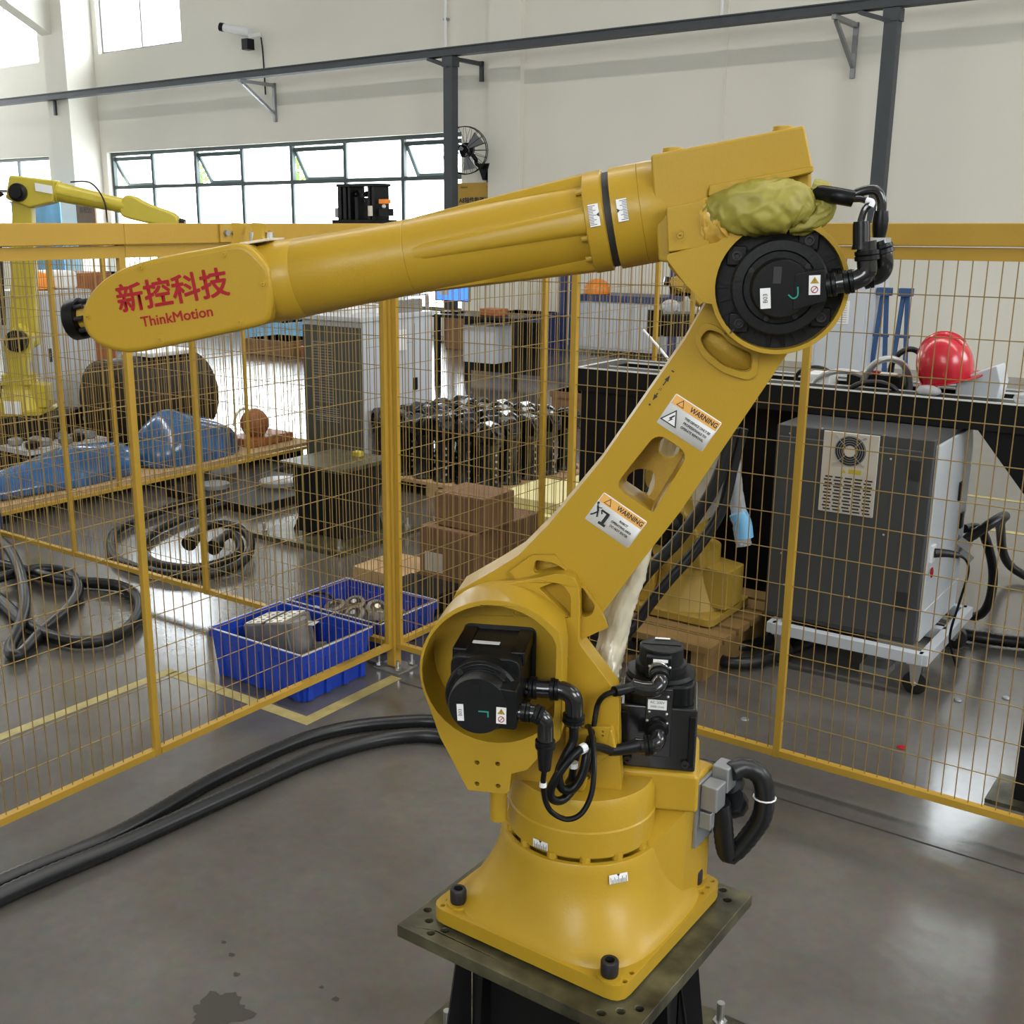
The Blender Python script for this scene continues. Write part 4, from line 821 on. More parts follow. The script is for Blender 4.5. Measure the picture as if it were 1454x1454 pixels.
# cables and plugs of the elbow
q = MB(); q.tube([W(0.283, 0.078, 1.640), W(0.298, 0.09, 1.638), W(0.312, 0.10, 1.635), W(0.329, 0.10, 1.632)], 0.0105, 14); q.build('heat_shrink', 'black', rob)
cab = MB().tube([W(0.325, 0.10, 1.634), W(0.340, 0.10, 1.641), W(0.355, 0.10, 1.642), W(0.3635, 0.10, 1.630), W(0.3645, 0.10, 1.612), W(0.3645, 0.10, 1.60)], 0.0062, 12).build('elbow_cable', 'gloss', rob)
MB().tube([W(0.325, 0.105, 1.631), W(0.338, 0.11, 1.631), W(0.348, 0.118, 1.6265), W(0.342, 0.12, 1.619), W(0.3385, 0.12, 1.606), W(0.3385, 0.12, 1.600)], 0.0042, 10).build('elbow_cable', 'gloss', rob)
MB().tube([W(0.343, 0.117, 1.629), W(0.349, 0.119, 1.627), W(0.3475, 0.12, 1.622)], 0.0046, 10).build('cable_tag', 'white', rob)
MB().lathe([(0.0085, 0), (0.0100, 0.012), (0.0095, 0.022), (0.0060, 0.045)], W(0.3645, 0.10, 1.617), (0, 0, -1), 16).build('strain_relief', 'black', rob)
MB().lathe([(0.0095, 0), (0.0105, 0.004), (0.0105, 0.028), (0.0120, 0.034)], W(0.339, 0.12, 1.604), (0.08, 0.02, -1), 16).build('strain_relief', 'black', rob)
plug([W(0.300, 0.115, 1.5235), W(0.320, 0.118, 1.5275), W(0.338, 0.12, 1.532), W(0.350, 0.12, 1.541), W(0.350, 0.12, 1.556), W(0.347, 0.12, 1.580)], 0.0125, 'encoder_plug', em, (0.1, 0.3, 0.85))
plug([W(0.300, 0.085, 1.530), W(0.325, 0.085, 1.531), W(0.358, 0.085, 1.534), W(0.3720, 0.09, 1.540), W(0.3730, 0.10, 1.556), W(0.3660, 0.10, 1.580)], 0.0120, 'power_plug', em, (0.15, 0.4, 0.9))
MB().box((-0.012, -0.010, -0.003), (0.012, 0.010, 0.004), lambda p: W(0.3660+p.x, 0.10+p.y, 1.580+p.z)).build('plug_clip', 'steel', em)
# turret motor ------------------------------------------------------------------
JO = W(0.1145, -0.058, 0)
tm = MB().prism(rounded([(0.0545, -0.119), (0.1755, -0.119), (0.1755, 0.002), (0.0545, 0.002)], 0.004), 0.766, 0.872, lambda u, w_, z: W(u, z, w_)).build('turret_motor', 'gloss', rob, bevel=0.004, seg=3)
MB().prism(rounded([(0.060, -0.114), (0.170, -0.114), (0.170, -0.004), (0.060, -0.004)], 0.030, 8), 0.870, 0.905, lambda u, w_, z: W(u, z, w_)).build('motor_shoulder', 'black', tm, bevel=0.004, seg=3)
MB().lathe([(0.055, 0.900), (0.055, 0.907), (0.051, 0.912), (0.0405, 0.913)], JO, (0, 0, 1), 48).build('end_plate', 'black', tm)
MB().lathe([(0.0405, 0.908), (0.0405, 0.925), (0.0350, 0.9265), (0.0345, 0.9515), (0.0325, 0.953), (0.0, 0.953)], JO, (0, 0, 1), 48).build('encoder_cap', 'blackm', tm)
MB().bar(JO + RU*-0.03 + V((0, 0, 0.9535)), JO + RU*0.03 + V((0, 0, 0.9535)), 0.003, 0.0015).build('cap_rib', 'black', tm)
MB().prism([(0.0925, -0.03), (0.1315, -0.03), (0.1315, -0.012), (0.0925, -0.012)], 0.913, 0.949, lambda u, w_, z: W(u, z, w_)).build('cap_block', 'black', tm, bevel=0.002)
decal([(0.103, 0.941), (0.126, 0.941), (0.126, 0.946), (0.103, 0.946)], -0.0112, 'white', tm, 'serial_sticker')
MB().add([W(0.103, -0.086, 0.9545), W(0.127, -0.086, 0.9545), W(0.127, -0.079, 0.9545), W(0.103, -0.079, 0.9545)], [(0, 1, 2, 3)]).build('serial_sticker', 'white', tm, fix=False)
MB().prism([(0.095, 0.79), (0.136, 0.79), (0.136, 0.905), (0.095, 0.905)], 0.0, 0.007, W).build('connector_plate', 'gloss', tm, bevel=0.002)
pl_ = decal([(0.0985, 0.870), (0.1275, 0.870), (0.1275, 0.8865), (0.0985, 0.8865)], 0.0078, 'white', tm, 'rating_plate'); text('print', 'AC 200V', 0.006, TW(0.113, 0.0082, 0.882), 'ink', tm, extrude=0); text('print', '3000 r/min', 0.0048, TW(0.113, 0.0082, 0.875), 'ink', tm, extrude=0)
for u, z in ((0.098, 0.950-.004), (0.129, 0.9455), (0.101, 0.8655), (0.1275, 0.8635), (0.0985, 0.8505), (0.129, 0.848), (0.1285, 0.8925)):
    MB().ball(W(u, 0.0075 if z < 0.92 else -0.0105, z if z < 0.92 else z-0.012), 0.0026, 10, 6).build('screw', 'steel', tm)
for u in (0.062, 0.168): MB().prism([(u-.005, 0.775), (u+.005, 0.775), (u+.005, 0.862), (u-.005, 0.862)], 0.0, 0.006, W).build('tie_rod_cover', 'black', tm, bevel=0.002)
for u in (0.070, 0.160): MB().lathe([(0.006, 0), (0.006, 0.005), (0.003, 0.005), (0.003, 0.002)], W(u, 0.004, 0.781), RN, 12).build('socket_bolt', 'bolt', tm)
plug([W(0.1125, -0.014, 0.928), W(0.1140, 0.006, 0.926), W(0.1150, 0.024, 0.922), W(0.108, 0.033, 0.915), W(0.092, 0.036, 0.915), W(0.074, 0.038, 0.919)], 0.0125, 'encoder_plug', tm, (0.1, 0.25))
MB().lathe([(0.0155, 0), (0.0155, 0.006), (0.0135, 0.009), (0.0150, 0.012)], W(0.1125, -0.012, 0.928), RN, 24).build('lock_ring', 'steel', tm)
MB().tube([W(0.078, 0.038, 0.918), W(0.064, 0.060, 0.922), W(0.050, 0.076, 0.924)], 0.0082, 12).build('strain_relief', 'black', tm)
plug([W(0.1150, 0.000, 0.838), W(0.1160, 0.018, 0.834), W(0.1140, 0.034, 0.828), W(0.103, 0.038, 0.823), W(0.082, 0.04, 0.823)], 0.0135, 'power_plug', tm, (0.1, 0.75))
MB().lathe([(0.0165, 0), (0.0165, 0.006), (0.015, 0.008), (0.0165, 0.010), (0.015, 0.016)], W(0.1150, 0.006, 0.838), RN, 24).build('lock_ring', 'black', tm)
MB().tube([W(0.088, 0.042, 0.823), W(0.066, 0.066, 0.827), W(0.047, 0.085, 0.831)], lambda t: 0.0115 - 0.004*t, 14).build('strain_relief', 'black', tm)
MB().add([W(0.106, 0.012, 0.8105), W(0.120, 0.016, 0.806), W(0.114, 0.020, 0.802), W(0.104, 0.02, 0.808)], [(0, 1, 2, 3)]).build('paper_tag', 'white', tm, fix=False)
# cable loops in front of the turret
MB().tube([W(0.051, 0.075, 0.924), W(0.036, 0.08, 0.918), W(0.026, 0.075, 0.900), W(0.022, 0.085, 0.870), W(0.020, 0.09, 0.84), W(0.018, 0.085, 0.80), W(0.012, 0.06, 0.772), W(0.01, 0.04, 0.76)], 0.0042, 10).build('encoder_cable', 'black', rob)
MB().tube([W(-0.034, 0.222, 0.862), W(-0.0365, 0.215, 0.835), W(-0.034, 0.205, 0.803), W(-0.024, 0.20, 0.783), W(-0.003, 0.20, 0.775), W(0.017, 0.195, 0.784), W(0.029, 0.18, 0.808), W(0.030, 0.16, 0.840), W(0.024, 0.13, 0.865), W(0.016, 0.10, 0.875), W(0.008, 0.07, 0.85), W(0.005, 0.04, 0.80), W(0.0, 0.03, 0.755)], 0.0040, 10).build('encoder_cable', 'black', rob)
MB().tube([W(0.049, 0.084, 0.831), W(0.030, 0.11, 0.848), W(0.016, 0.13, 0.857), W(0.000, 0.15, 0.853), W(-0.018, 0.165, 0.832), W(-0.031, 0.17, 0.803), W(-0.028, 0.165, 0.785), W(-0.015, 0.15, 0.778), W(0.000, 0.13, 0.790), W(0.010, 0.10, 0.800), W(0.012, 0.07, 0.78), W(0.01, 0.04, 0.76)], 0.0066, 12).build('power_cable', 'black', rob)
MB().tube([W(-0.004, 0.14, 0.897), W(-0.003, 0.14, 0.870), W(-0.013, 0.15, 0.848), W(-0.022, 0.155, 0.820), W(-0.016, 0.152, 0.797), W(0.000, 0.147, 0.797), W(0.012, 0.14, 0.818), W(0.017, 0.13, 0.845), W(0.020, 0.11, 0.86), W(0.020, 0.07, 0.83), W(0.016, 0.04, 0.77)], 0.0068, 12).build('power_cable', 'black', rob)
MB().tube([W(-0.0365, 0.2155, 0.838), W(-0.0367, 0.2155, 0.831)], 0.0052, 8).build('cable_tag', 'white', rob)
MB().tube([W(0.014, 0.134, 0.8575), W(0.008, 0.142, 0.8565)], 0.0076, 10).build('cable_tag', 'white', rob)
MB().tube([W(-0.002, 0.135, 0.832), W(-0.002, 0.135, 0.824)], 0.0074, 8).build('cable_tag', 'white', rob)
MB().tube([W(0.002, 0.11, 0.84), W(-0.002, 0.12, 0.825), W(-0.006, 0.12, 0.80), W(-0.012, 0.11, 0.785)], 0.0055, 10).build('power_cable', 'black', rob)
# film-wrapped hose pack behind the upper arm
hp_ = [W(0.016, 0.0, 0.752), W(0.018, -0.004, 0.79), W(0.024, -0.015, 0.843), W(0.030, -0.045, 0.900), W(0.036, -0.066, 0.952), W(0.046, -0.072, 1.008), W(0.060, -0.078, 1.055), W(0.070, -0.080, 1.10), W(0.086, -0.082, 1.15), W(0.099, -0.084, 1.20), W(0.110, -0.084, 1.25), W(0.122, -0.084, 1.30), W(0.155, -0.080, 1.38), W(0.19, -0.078, 1.47), W(0.21, -0.07, 1.55)]
loft([(p, 0.0225 - 0.007*min(1, max(0, (i-6)/3)), 0.0225 - 0.007*min(1, max(0, (i-6)/3))) for i, p in enumerate(hp_)], 40, 'wrapped_hose_pack', 'wrap', rob, 0.04, 3.0, folds=0.17, res=12)
MB().tube([W(0.06, 0.01, 0.757), W(0.04, 0.03, 0.77), W(0.012, 0.04, 0.772), W(0.0, 0.02, 0.762)], 0.008, 10).build('wrapped_hose_pack', 'wrap', rob, smooth=60)

# ============================================================ hoses on the floor
def hose(pts, r, label, name='corrugated_hose', m='rubber', ribs=True, cat='hose', res=14, group=None):
    P, _ = spline([V(p) for p in pts], res)
    # even out the spacing, then corrugate
    out = [P[0]]; acc = 0; step = r*0.42 if ribs else r*1.2
    for a, c in zip(P[:-1], P[1:]):
        d = (c-a).length
        while acc + d >= step: t = (step-acc)/d; a = a.lerp(c, t); out.append(a.copy()); d = (c-a).length; acc = 0
        acc += d
    L = len(out); q = MB(); cnt = [0]
    q.tube(out, (lambda t: r*(1.0 + (0.035 if int(round(t*(L-1))) % 2 else -0.035))) if ribs else r, 10, raw=True)
    o = q.build(name, m, None, smooth=60, loc=pts[0]); return tag(o, label, cat, group)
hz = 0.023
hose([(0.05, -2.9, hz), (0.12, -2.3, hz), (0.15, -1.70, hz), (0.19, -1.38, hz), (0.165, -0.99, hz), (0.20, -0.62, hz), (0.34, -0.40, hz), (0.52, -0.30, hz), (0.95, -0.34, hz), (1.25, -0.70, hz), (1.42, -0.96, 0.04), (1.52, -1.16, 0.16), (1.57, -1.25, 0.36), (1.60, -1.285, 0.54), (1.70, -1.305, 0.66), (1.81, -1.325, 0.69), (1.875, -1.345, 0.70), (1.885, -1.37, 0.715)], 0.022, 'black corrugated hose on the grey floor, the one nearer the fence')
hose([(0.13, -2.9, hz), (0.19, -2.3, hz), (0.205, -1.72, hz), (0.245, -1.40, hz), (0.275, -1.05, hz), (0.31, -0.72, hz), (0.42, -0.47, hz), (0.60, -0.38, hz), (0.98, -0.42, hz), (1.30, -0.62, hz), (1.50, -0.88, 0.04), (1.60, -1.08, 0.14), (1.64, -1.20, 0.34), (1.67, -1.27, 0.54), (1.75, -1.29, 0.62), (1.83, -1.335, 0.64), (1.885, -1.345, 0.66), (1.89, -1.38, 0.69)], 0.024, 'black corrugated hose on the grey floor, the thicker one nearer the camera')
hose([(1.893, -1.385, 0.738), (1.905, -1.365, 0.742), (1.928, -1.35, 0.730), (1.938, -1.345, 0.695), (1.934, -1.342, 0.65), (1.915, -1.345, 0.608), (1.898, -1.35, 0.580), (1.888, -1.357, 0.572), (1.886, -1.372, 0.60), (1.887, -1.39, 0.65), (1.886, -1.405, 0.695)], 0.0165, 'black hose loop hanging from the plugs behind the robot base')
o = MB().tube([V((1.938, -1.345, 0.69)) + V((math.cos(a)*0.018, math.sin(a)*0.018, 0)) for a in [i*0.5236 for i in range(13)]], 0.0015, 5, raw=True).build('cable_tie', 'white', None, loc=(1.938, -1.345, 0.69)); tag(o, 'white cable tie around the hanging hose loop', 'cable tie')
hose([(-3.026, 0.02, 0.1), (-2.468, -0.08, 0.09), (-2.087, -0.229, 0.08), (-1.631, -0.481, 0.07), (-1.389, -0.66, 0.05), (-1.246, -0.794, 0.03), (-1.164, -0.804, 0.03), (-1.317, -0.608, 0.03), (-1.458, -0.399, 0.03), (-1.655, -0.207, 0.03), (-1.875, -0.101, 0.04), (-2.016, -0.165, 0.05), (-2.042, -0.345, 0.05), (-2.064, -0.537, 0.03)], 0.024, 'black hose with a narrow floor loop at the left edge')
hose([(-2.466, -0.308, 0.03), (-1.809, -0.49, 0.03), (-1.373, -0.61, 0.03), (-1.104, -0.595, 0.03), (-1.048, -0.457, 0.03), (-1.145, -0.285, 0.03), (-1.346, -0.122, 0.03), (-1.562, -0.063, 0.03), (-1.762, -0.136, 0.03), (-1.87, -0.21, 0.05), (-2.1, -0.18, 0.03), (-2.5, -0.22, 0.03)], 0.025, 'black hose making a wide round loop on the floor at left')
hose([(-3.0, 2.9, .03), (-2.70, 1.90, .03), (-2.55, 1.10, .03), (-2.39, 0.586, .03), (-2.168, 0.341, .03), (-1.869, 0.182, .03), (-1.535, 0.178, .03), (-1.365, 0.305, .03), (-1.374, 0.51, .04), (-1.509, 0.687, .06), (-1.655, 0.772, .09), (-1.742, 0.724, .12), (-1.74, 0.593, .13), (-1.65, 0.445, .12)], 0.022, 'dark hose curling up to a plug end inside the left cell')
hose([(-2.70, 2.6, .03), (-2.40, 1.55, .03), (-2.265, 0.863, .03), (-2.073, 0.477, .03), (-1.779, 0.278, .03), (-1.534, 0.289, .03), (-1.467, 0.438, .03), (-1.5, 0.594, .04), (-1.605, 0.695, .06), (-1.681, 0.714, .08), (-1.627, 0.611, .09), (-1.594, 0.553, .08)], 0.022, 'second dark hose coiled inside the first in the left cell')
for i, (a, c) in enumerate((((-1.66, 0.46, .12), (-1.62, 0.39, .11)), ((-1.60, 0.56, .082), (-1.565, 0.49, .075)))):
    q = MB(); q.cyl(a, V(a)+(V(c)-V(a))*0.9, 0.034, 0.038, 16); tag(q.build('cable_plug', 'rubber', None, loc=a), ['large round plug on the outer coiled hose', 'large round plug on the inner coiled hose'][i], 'plug')

# ============================================================ bins and cartons
def bin_(x0, y0, x1, y1, hh, label):
    t = thing('parts_bin', label, 'bin', ((x0+x1)/2, (y0+y1)/2, 0)); k = 0.022
    def ring(q, o, za, zb, th): 
        q.prism([(x0+o, y0+o), (x1-o, y0+o), (x1-o, y1-o), (x0+o, y1-o)], za, zb, XY, holes=[[(x0+o+th, y0+o+th), (x1-o-th, y0+o+th), (x1-o-th, y1-o-th), (x0+o+th, y1-o-th)]])
    q = MB(); vs = []
    for z, o in ((0.003, k), (hh-0.03, k*0.45)): vs += [(x0+o, y0+o, z), (x1-o, y0+o, z), (x1-o, y1-o, z), (x0+o, y1-o, z)]
    for z, o in ((hh-0.03, k*0.45+.004), (0.008, k+.004)): vs += [(x0+o, y0+o, z), (x1-o, y0+o, z), (x1-o, y1-o, z), (x0+o, y1-o, z)]
    f = [(3, 2, 1, 0), (15, 14, 13, 12)[::-1]]
    for a in (0, 4, 8):
        for i in range(4): j = (i+1) % 4; f.append((a+i, a+j, a+4+j, a+4+i))
    q.add(vs, f); q.build('shell', 'blue', t, smooth=20)
    q = MB(); ring(q, 0, hh-0.034, hh, 0.011); q.build('rim', 'blue', t, bevel=0.0025)
    q = MB(); ring(q, -0.001, hh-0.002, hh+0.0012, 0.006); q.build('rim_edge', 'cablight', t)
    for ax in range(4):
        n = 5 if ax % 2 == 0 else 4
        for i in range(n):
            s_ = (i+0.5)/n; tt = 0.007
            if ax == 0: c0 = (x0+(x1-x0)*s_, y0+k*0.75); d = (0.012, 0.008)
            elif ax == 2: c0 = (x0+(x1-x0)*s_, y1-k*0.75); d = (0.012, 0.008)
            elif ax == 1: c0 = (x1-k*0.75, y0+(y1-y0)*s_); d = (0.008, 0.012)
            else: c0 = (x0+k*0.75, y0+(y1-y0)*s_); d = (0.008, 0.012)
            MB().box((c0[0]-d[0], c0[1]-d[1], 0.006), (c0[0]+d[0], c0[1]+d[1], hh-0.03)).build('stiffener', 'blue', t, bevel=0.002)
    return t
bin_(-0.495, -0.455, -0.02, -0.095, 0.185, 'blue plastic parts bin holding a grey valve block, under the near fence')
bin_(-0.60, 0.04, -0.10, 0.40, 0.135, 'blue plastic parts bin behind the first, full of round castings')
t = thing('valve_block', 'grey cast block with milled slotted top, standing in the near blue bin', 'casting', (-0.3, -0.27, 0.01))
Tb = lambda p: V((-0.305, -0.265, 0.06)) + Matrix.Rotation(R(8), 3, 'Z') @ (Matrix.Rotation(R(-12), 3, 'Y') @ p)
MB().box((-0.10, -0.075, 0.0), (0.10, 0.075, 0.145), Tb).build('body', 'cast_grey', t, bevel=0.006)
MB().cyl(Tb(V((0.095, -0.02, 0.01))), Tb(V((0.095, -0.02, 0.14))), 0.05, n=24).build('boss', 'cast_grey', t)
for x in (-0.055, 0.045):
    f = MB().box((x-0.037, -0.072, 0.145), (x+0.037, 0.072, 0.150), Tb).build('milled_face', 'milled', t, bevel=0.001)
    for i in range(5):
        for j in (-1, 1): MB().box((x+j*0.02-0.007, -0.058+i*0.028-0.0045, 0.150), (x+j*0.02+0.007, -0.058+i*0.028+0.0045, 0.1508), Tb).build('port', 'ink', f)
MB().box((-0.011, -0.075, 0.145), (0.0, 0.075, 0.149), Tb).build('groove', 'ink', t)
o = MB().add([Tb(V(p)) for p in ((0.115, -0.01, 0.118), (0.165, 0.0, 0.11), (0.158, 0.045, 0.112), (0.105, 0.035, 0.12))], [(0, 1, 2, 3)]).build('paper_slip', 'white', None, fix=False, loc=Tb(V((0.12, 0, 0.11)))); tag(o, 'white paper slip lying beside the grey valve block', 'paper')
MB().box((-0.17, -0.09, 0.0), (0.13, 0.1, 0.02), Tb).build('foot', 'cast_grey', t, bevel=0.004)
rnd = random.Random(5)
spots = [(-0.53, 0.13), (-0.42, 0.12), (-0.30, 0.11), (-0.19, 0.13), (-0.52, 0.24), (-0.40, 0.23), (-0.28, 0.24), (-0.17, 0.25), (-0.50, 0.34), (-0.38, 0.34), (-0.26, 0.34), (-0.16, 0.35)]
for i, (x, y) in enumerate(spots):
    t = thing('round_casting', 'small grey ring-shaped casting lying in the rear blue bin', 'casting', (x, y, 0.01), 0, 'ring castings in the rear blue bin')
    ax = V((rnd.uniform(-.7, .7), rnd.uniform(-.7, .7), 1)).normalized(); c = V((x, y, 0.045 + rnd.uniform(0, .025)))
    MB().lathe([(0.030, -.02), (0.045, -.018), (0.048, 0.0), (0.045, 0.016), (0.030, 0.02), (0.026, 0.0)], c, ax, 20).build('ring', 'cast_grey', t)
    MB().cyl(c - ax*0.012, c + ax*0.03, 0.012, n=10).build('spigot', 'galv' if i % 3 else 'milled', t)
o = MB().tube([V((-0.47, 0.10, 0.12)) + V((math.cos(a)*0.07, math.sin(a)*0.03, 0.02+0.02*math.sin(a))) for a in [i*0.35 for i in range(11)]], 0.006, 8).build('short_hose', 'black', None, loc=(-0.47, 0.1, 0.12)); tag(o, 'short black hose across the ring castings in the rear bin', 'hose')
def carton(x0, y0, z0, x1, y1, z1, label, note=False):
    t = thing('carton', label, 'box', ((x0+x1)/2, (y0+y1)/2, z0))
    MB().box((x0, y0, z0), (x1, y1, z1-0.003)).build('body', 'cardboard', t, bevel=0.003)
    m = (y0+y1)/2
    MB().box((x0+.001, y0+.001, z1-.003), (x1-.001, m-.0015, z1)).build('flap', 'cardboard', t); MB().box((x0+.001, m+.0015, z1-.003), (x1-.001, y1-.001, z1)).build('flap', 'cardboard', t)
    MB().box((x0-.0008, m-0.025, z1-0.05), (x1+.0008, m+0.025, z1+.0006)).build('tape', 'cardboard', t)
    if note: MB().box((x0+.03, y0-.001, z0+.09), (x0+.13, y0, z0+.18)).build('note', 'beige', t)
carton(-0.52, 0.80, 0.0, -0.215, 1.04, 0.295, 'large brown carton on the floor with a pale note on its side', True)
carton(-0.49, 1.05, 0.0, -0.20, 1.30, 0.30, 'large brown carton on the floor right behind the noted one')
carton(-0.465, 0.84, 0.30, -0.195, 1.075, 0.45, 'small brown carton standing on top of the two large ones')
tag(MB().box((-0.86, 0.72, 0.0), (-0.56, 1.02, 0.06)).build('board_stack', 'wood', None, loc=(-.7, .87, 0), bevel=0.003), 'low stack of pale boards left of the noted carton', 'board')
tag(MB().box((-0.52, 0.45, 0.0), (-0.22, 0.74, 0.09)).build('black_tray', 'dark', None, loc=(-.37, .6, 0), bevel=0.01), 'black tray on the floor between the rear bin and the cartons', 'tray')
for i, (x0, y0, x1, y1, z0, z1) in enumerate(((-0.97, 1.95, -0.50, 2.45, 0, 0.085), (-0.95, 2.0, -0.52, 2.5, 0.087, 0.15), (-0.95, 2.55, -0.45, 3.1, 0, 0.10))):
    tag(MB().box((x0, y0, z0), (x1, y1, z1)).build('foam_board', 'foam', None, loc=((x0+x1)/2, (y0+y1)/2, z0), bevel=0.004), ['pale yellow board block on the floor right of the castings', 'pale yellow board on top of the front board block', 'pale yellow board block behind, beside the castings'][i], 'board')

# ============================================================ background pedestal in the left cell
t = thing('steel_pedestal', 'dark steel pedestal with a square top plate, standing empty in the left cell', 'pedestal', (-1.45, 1.25, 0))
MB().box((-1.77, 0.93, 0.0), (-1.13, 1.56, 0.025)).build('floor_plate', 'plate', t, bevel=0.003)
MB().box((-1.665, 1.055, 0.385), (-1.235, 1.475, 0.405)).build('top_plate', 'plate', t, bevel=0.002)
MB().prism([(-1.61, 0.385), (-1.29, 0.385), (-1.27, 0.3), (-1.30, 0.1), (-1.26, 0.025), (-1.64, 0.025), (-1.60, 0.1), (-1.63, 0.3)], 1.11, 1.42, lambda u, w_, z: V((u, w_, z))).build('column', 'dark', t, bevel=0.004)
for x, y in ((-1.72, .98), (-1.18, .98), (-1.18, 1.51), (-1.72, 1.51), (-1.45, .98)):
    q = MB(); q.cyl((x, y, .025), (x, y, .075), .008, n=8); q.cyl((x, y, .025), (x, y, .037), .015, n=6); q.build('anchor_bolt', 'steel', t)
o = MB().box((-1.43, 1.36, 0.405), (-1.38, 1.40, 0.435)).build('yellow_cap', 'oldyellow', None, loc=(-1.4, 1.38, .405), bevel=0.006); tag(o, 'small yellow cap lying on the empty dark pedestal', 'cap')

# ============================================================ castings
def casting(x, y, z, rz):
    t = thing('arm_casting', 'glossy black arm casting standing on the pallet behind the side fence', 'casting', (0, 0, 0), 0, 'black arm castings on the pallet')
    MB().lathe([(0.075, 0.0), (0.080, 0.01), (0.066, 0.02), (0.055, 0.07), (0.052, 0.17), (0.058, 0.23), (0.072, 0.26), (0.072, 0.275)], (0, 0, 0), (0, 0, 1), 16).build('column', 'gloss', t)
    q = MB(); q.prism([(-0.075, 0.27), (0.07, 0.27), (0.085, 0.31), (0.05, 0.375), (-0.03, 0.40), (-0.09, 0.36)], -0.05, 0.05, lambda u, w_, z: V((u, w_, z))); q.build('head', 'gloss', t, bevel=0.012)
    MB().lathe([(0.052, 0), (0.052, 0.012), (0.036, 0.014), (0.034, 0.002)], (0.0, -0.050, 0.335), (0, -1, 0.15), 18).build('bearing_ring', 'gloss', t)
    MB().lathe([(0.045, 0), (0.045, 0.01), (0.03, 0.012), (0.028, 0.0)], (0.055, 0.0, 0.355), (0.75, 0, 0.66), 16).build('bearing_ring', 'gloss', t)
    for k in range(5): MB().cyl((0.058, -0.018, 0.05+k*0.04), (0.066, -0.022, 0.05+k*0.04), 0.007, n=8).build('bolt', 'steel', t)
    return t
proto = casting(0, 0, 0, 0); first = True; rnd = random.Random(3)
for i in range(6):
    for j in range(5):
        x = -2.02 + i*0.163 + rnd.uniform(-.012, .012) + j*0.02; y = 2.30 + j*0.185 + rnd.uniform(-.012, .012); a = rnd.choice((0, 0.4, -0.5, 1.2, 2.8, -0.2))
        if first: proto.location = (x, y, 0.09); proto.rotation_euler = (0, 0, a); first = False
        else: copy_tree(proto, (x, y, 0.09), a, None)
t = thing('pallet', 'wooden pallet under the black arm castings', 'pallet', (-1.6, 2.7, 0))
for k in range(7): MB().box((-2.12, 2.20+k*0.15, 0.07), (-1.0, 2.20+k*0.15+0.12, 0.09)).build('deck_board', 'wood', t)
for x in (-2.1, -1.6, -1.1): MB().box((x, 2.2, 0.0), (x+0.08, 3.22, 0.07)).build('bearer', 'wood', t)

# ============================================================ controller cabinets
def vents(par, T, n, rows, w_, dz, m='ink', u0=0.0):
    for c in range(n):
        for r_ in range(rows): MB().box((c*w_, 0, r_*dz), (c*w_+w_*0.8, 0.002, r_*dz+dz*0.45), T).build('vent_slot', m, par)
t = thing('controller_cabinet', 'tall grey controller cabinet, dark vented front and pale side, behind the corner post', 'cabinet', (-2.35, 2.55, 0))
M['cabolive'] = mat('cabinet_shaded_olive', (0.055, 0.058, 0.048), 0.4)  # the unlit front's shade is put into this darker olive
MB().box((-2.62, 2.22, 0.06), (-2.10, 2.90, 1.02)).build('body', 'cablight', t, bevel=0.006)  # pale grey paints in the light falling on the right side
MB().box((-2.60, 2.20, 0.08), (-2.115, 2.222, 0.985)).build('rear_door', 'cabolive', t, bevel=0.004)
MB().box((-2.64, 2.19, 1.02), (-2.09, 2.92, 1.05)).build('top_panel', 'cablight', t, bevel=0.004)
MB().box((-2.60, 2.25, 0.0), (-2.12, 2.87, 0.06)).build('plinth', 'dark', t)
for k in range(22): MB().box((-2.52, 2.197, 0.50+k*0.018), (-2.34, 2.200, 0.508+k*0.018)).build('louvre', 'cast_grey', t)
for k in range(7): MB().box((-2.50, 2.197, 0.38+k*0.014), (-2.30, 2.200, 0.384+k*0.014)).build('louvre', 'galv', t)
MB().box((-2.10, 2.70, 0.55), (-2.088, 2.735, 0.63)).build('handle', 'black', t, bevel=0.002); MB().box((-2.10, 2.70, 0.30), (-2.088, 2.735, 0.38)).build('handle', 'black', t, bevel=0.002)
MB().box((-2.10, 2.716, 0.1), (-2.0985, 2.719, 0.98)).build('door_gap', 'ink', t)
MB().box((-2.10, 2.52, 0.82), (-2.085, 2.62, 0.95)).build('document_pocket', 'white', t)
for z in (0.46, 0.86): MB().box((-2.10, 2.24, z), (-2.0992, 2.70, z+.004)).build('seam', 'galv', t)
for i, (x, y, w_, d_, h_) in enumerate(((-2.35, 2.6, .12, .10, .05), (-2.25, 2.75, .10, .12, .08), (-2.5, 2.5, .14, .1, .03))):
    tag(MB().box((x-w_, y-d_, 1.05), (x+w_, y+d_, 1.05+h_)).build('paper_stack', 'white' if i != 1 else 'galv', None, loc=(x, y, 1.05), bevel=0.004), ['white papers on top of the tall grey cabinet', 'small grey case on top of the tall grey cabinet', 'flat white folder at the left on the tall grey cabinet'][i], 'papers' if i != 1 else 'case')
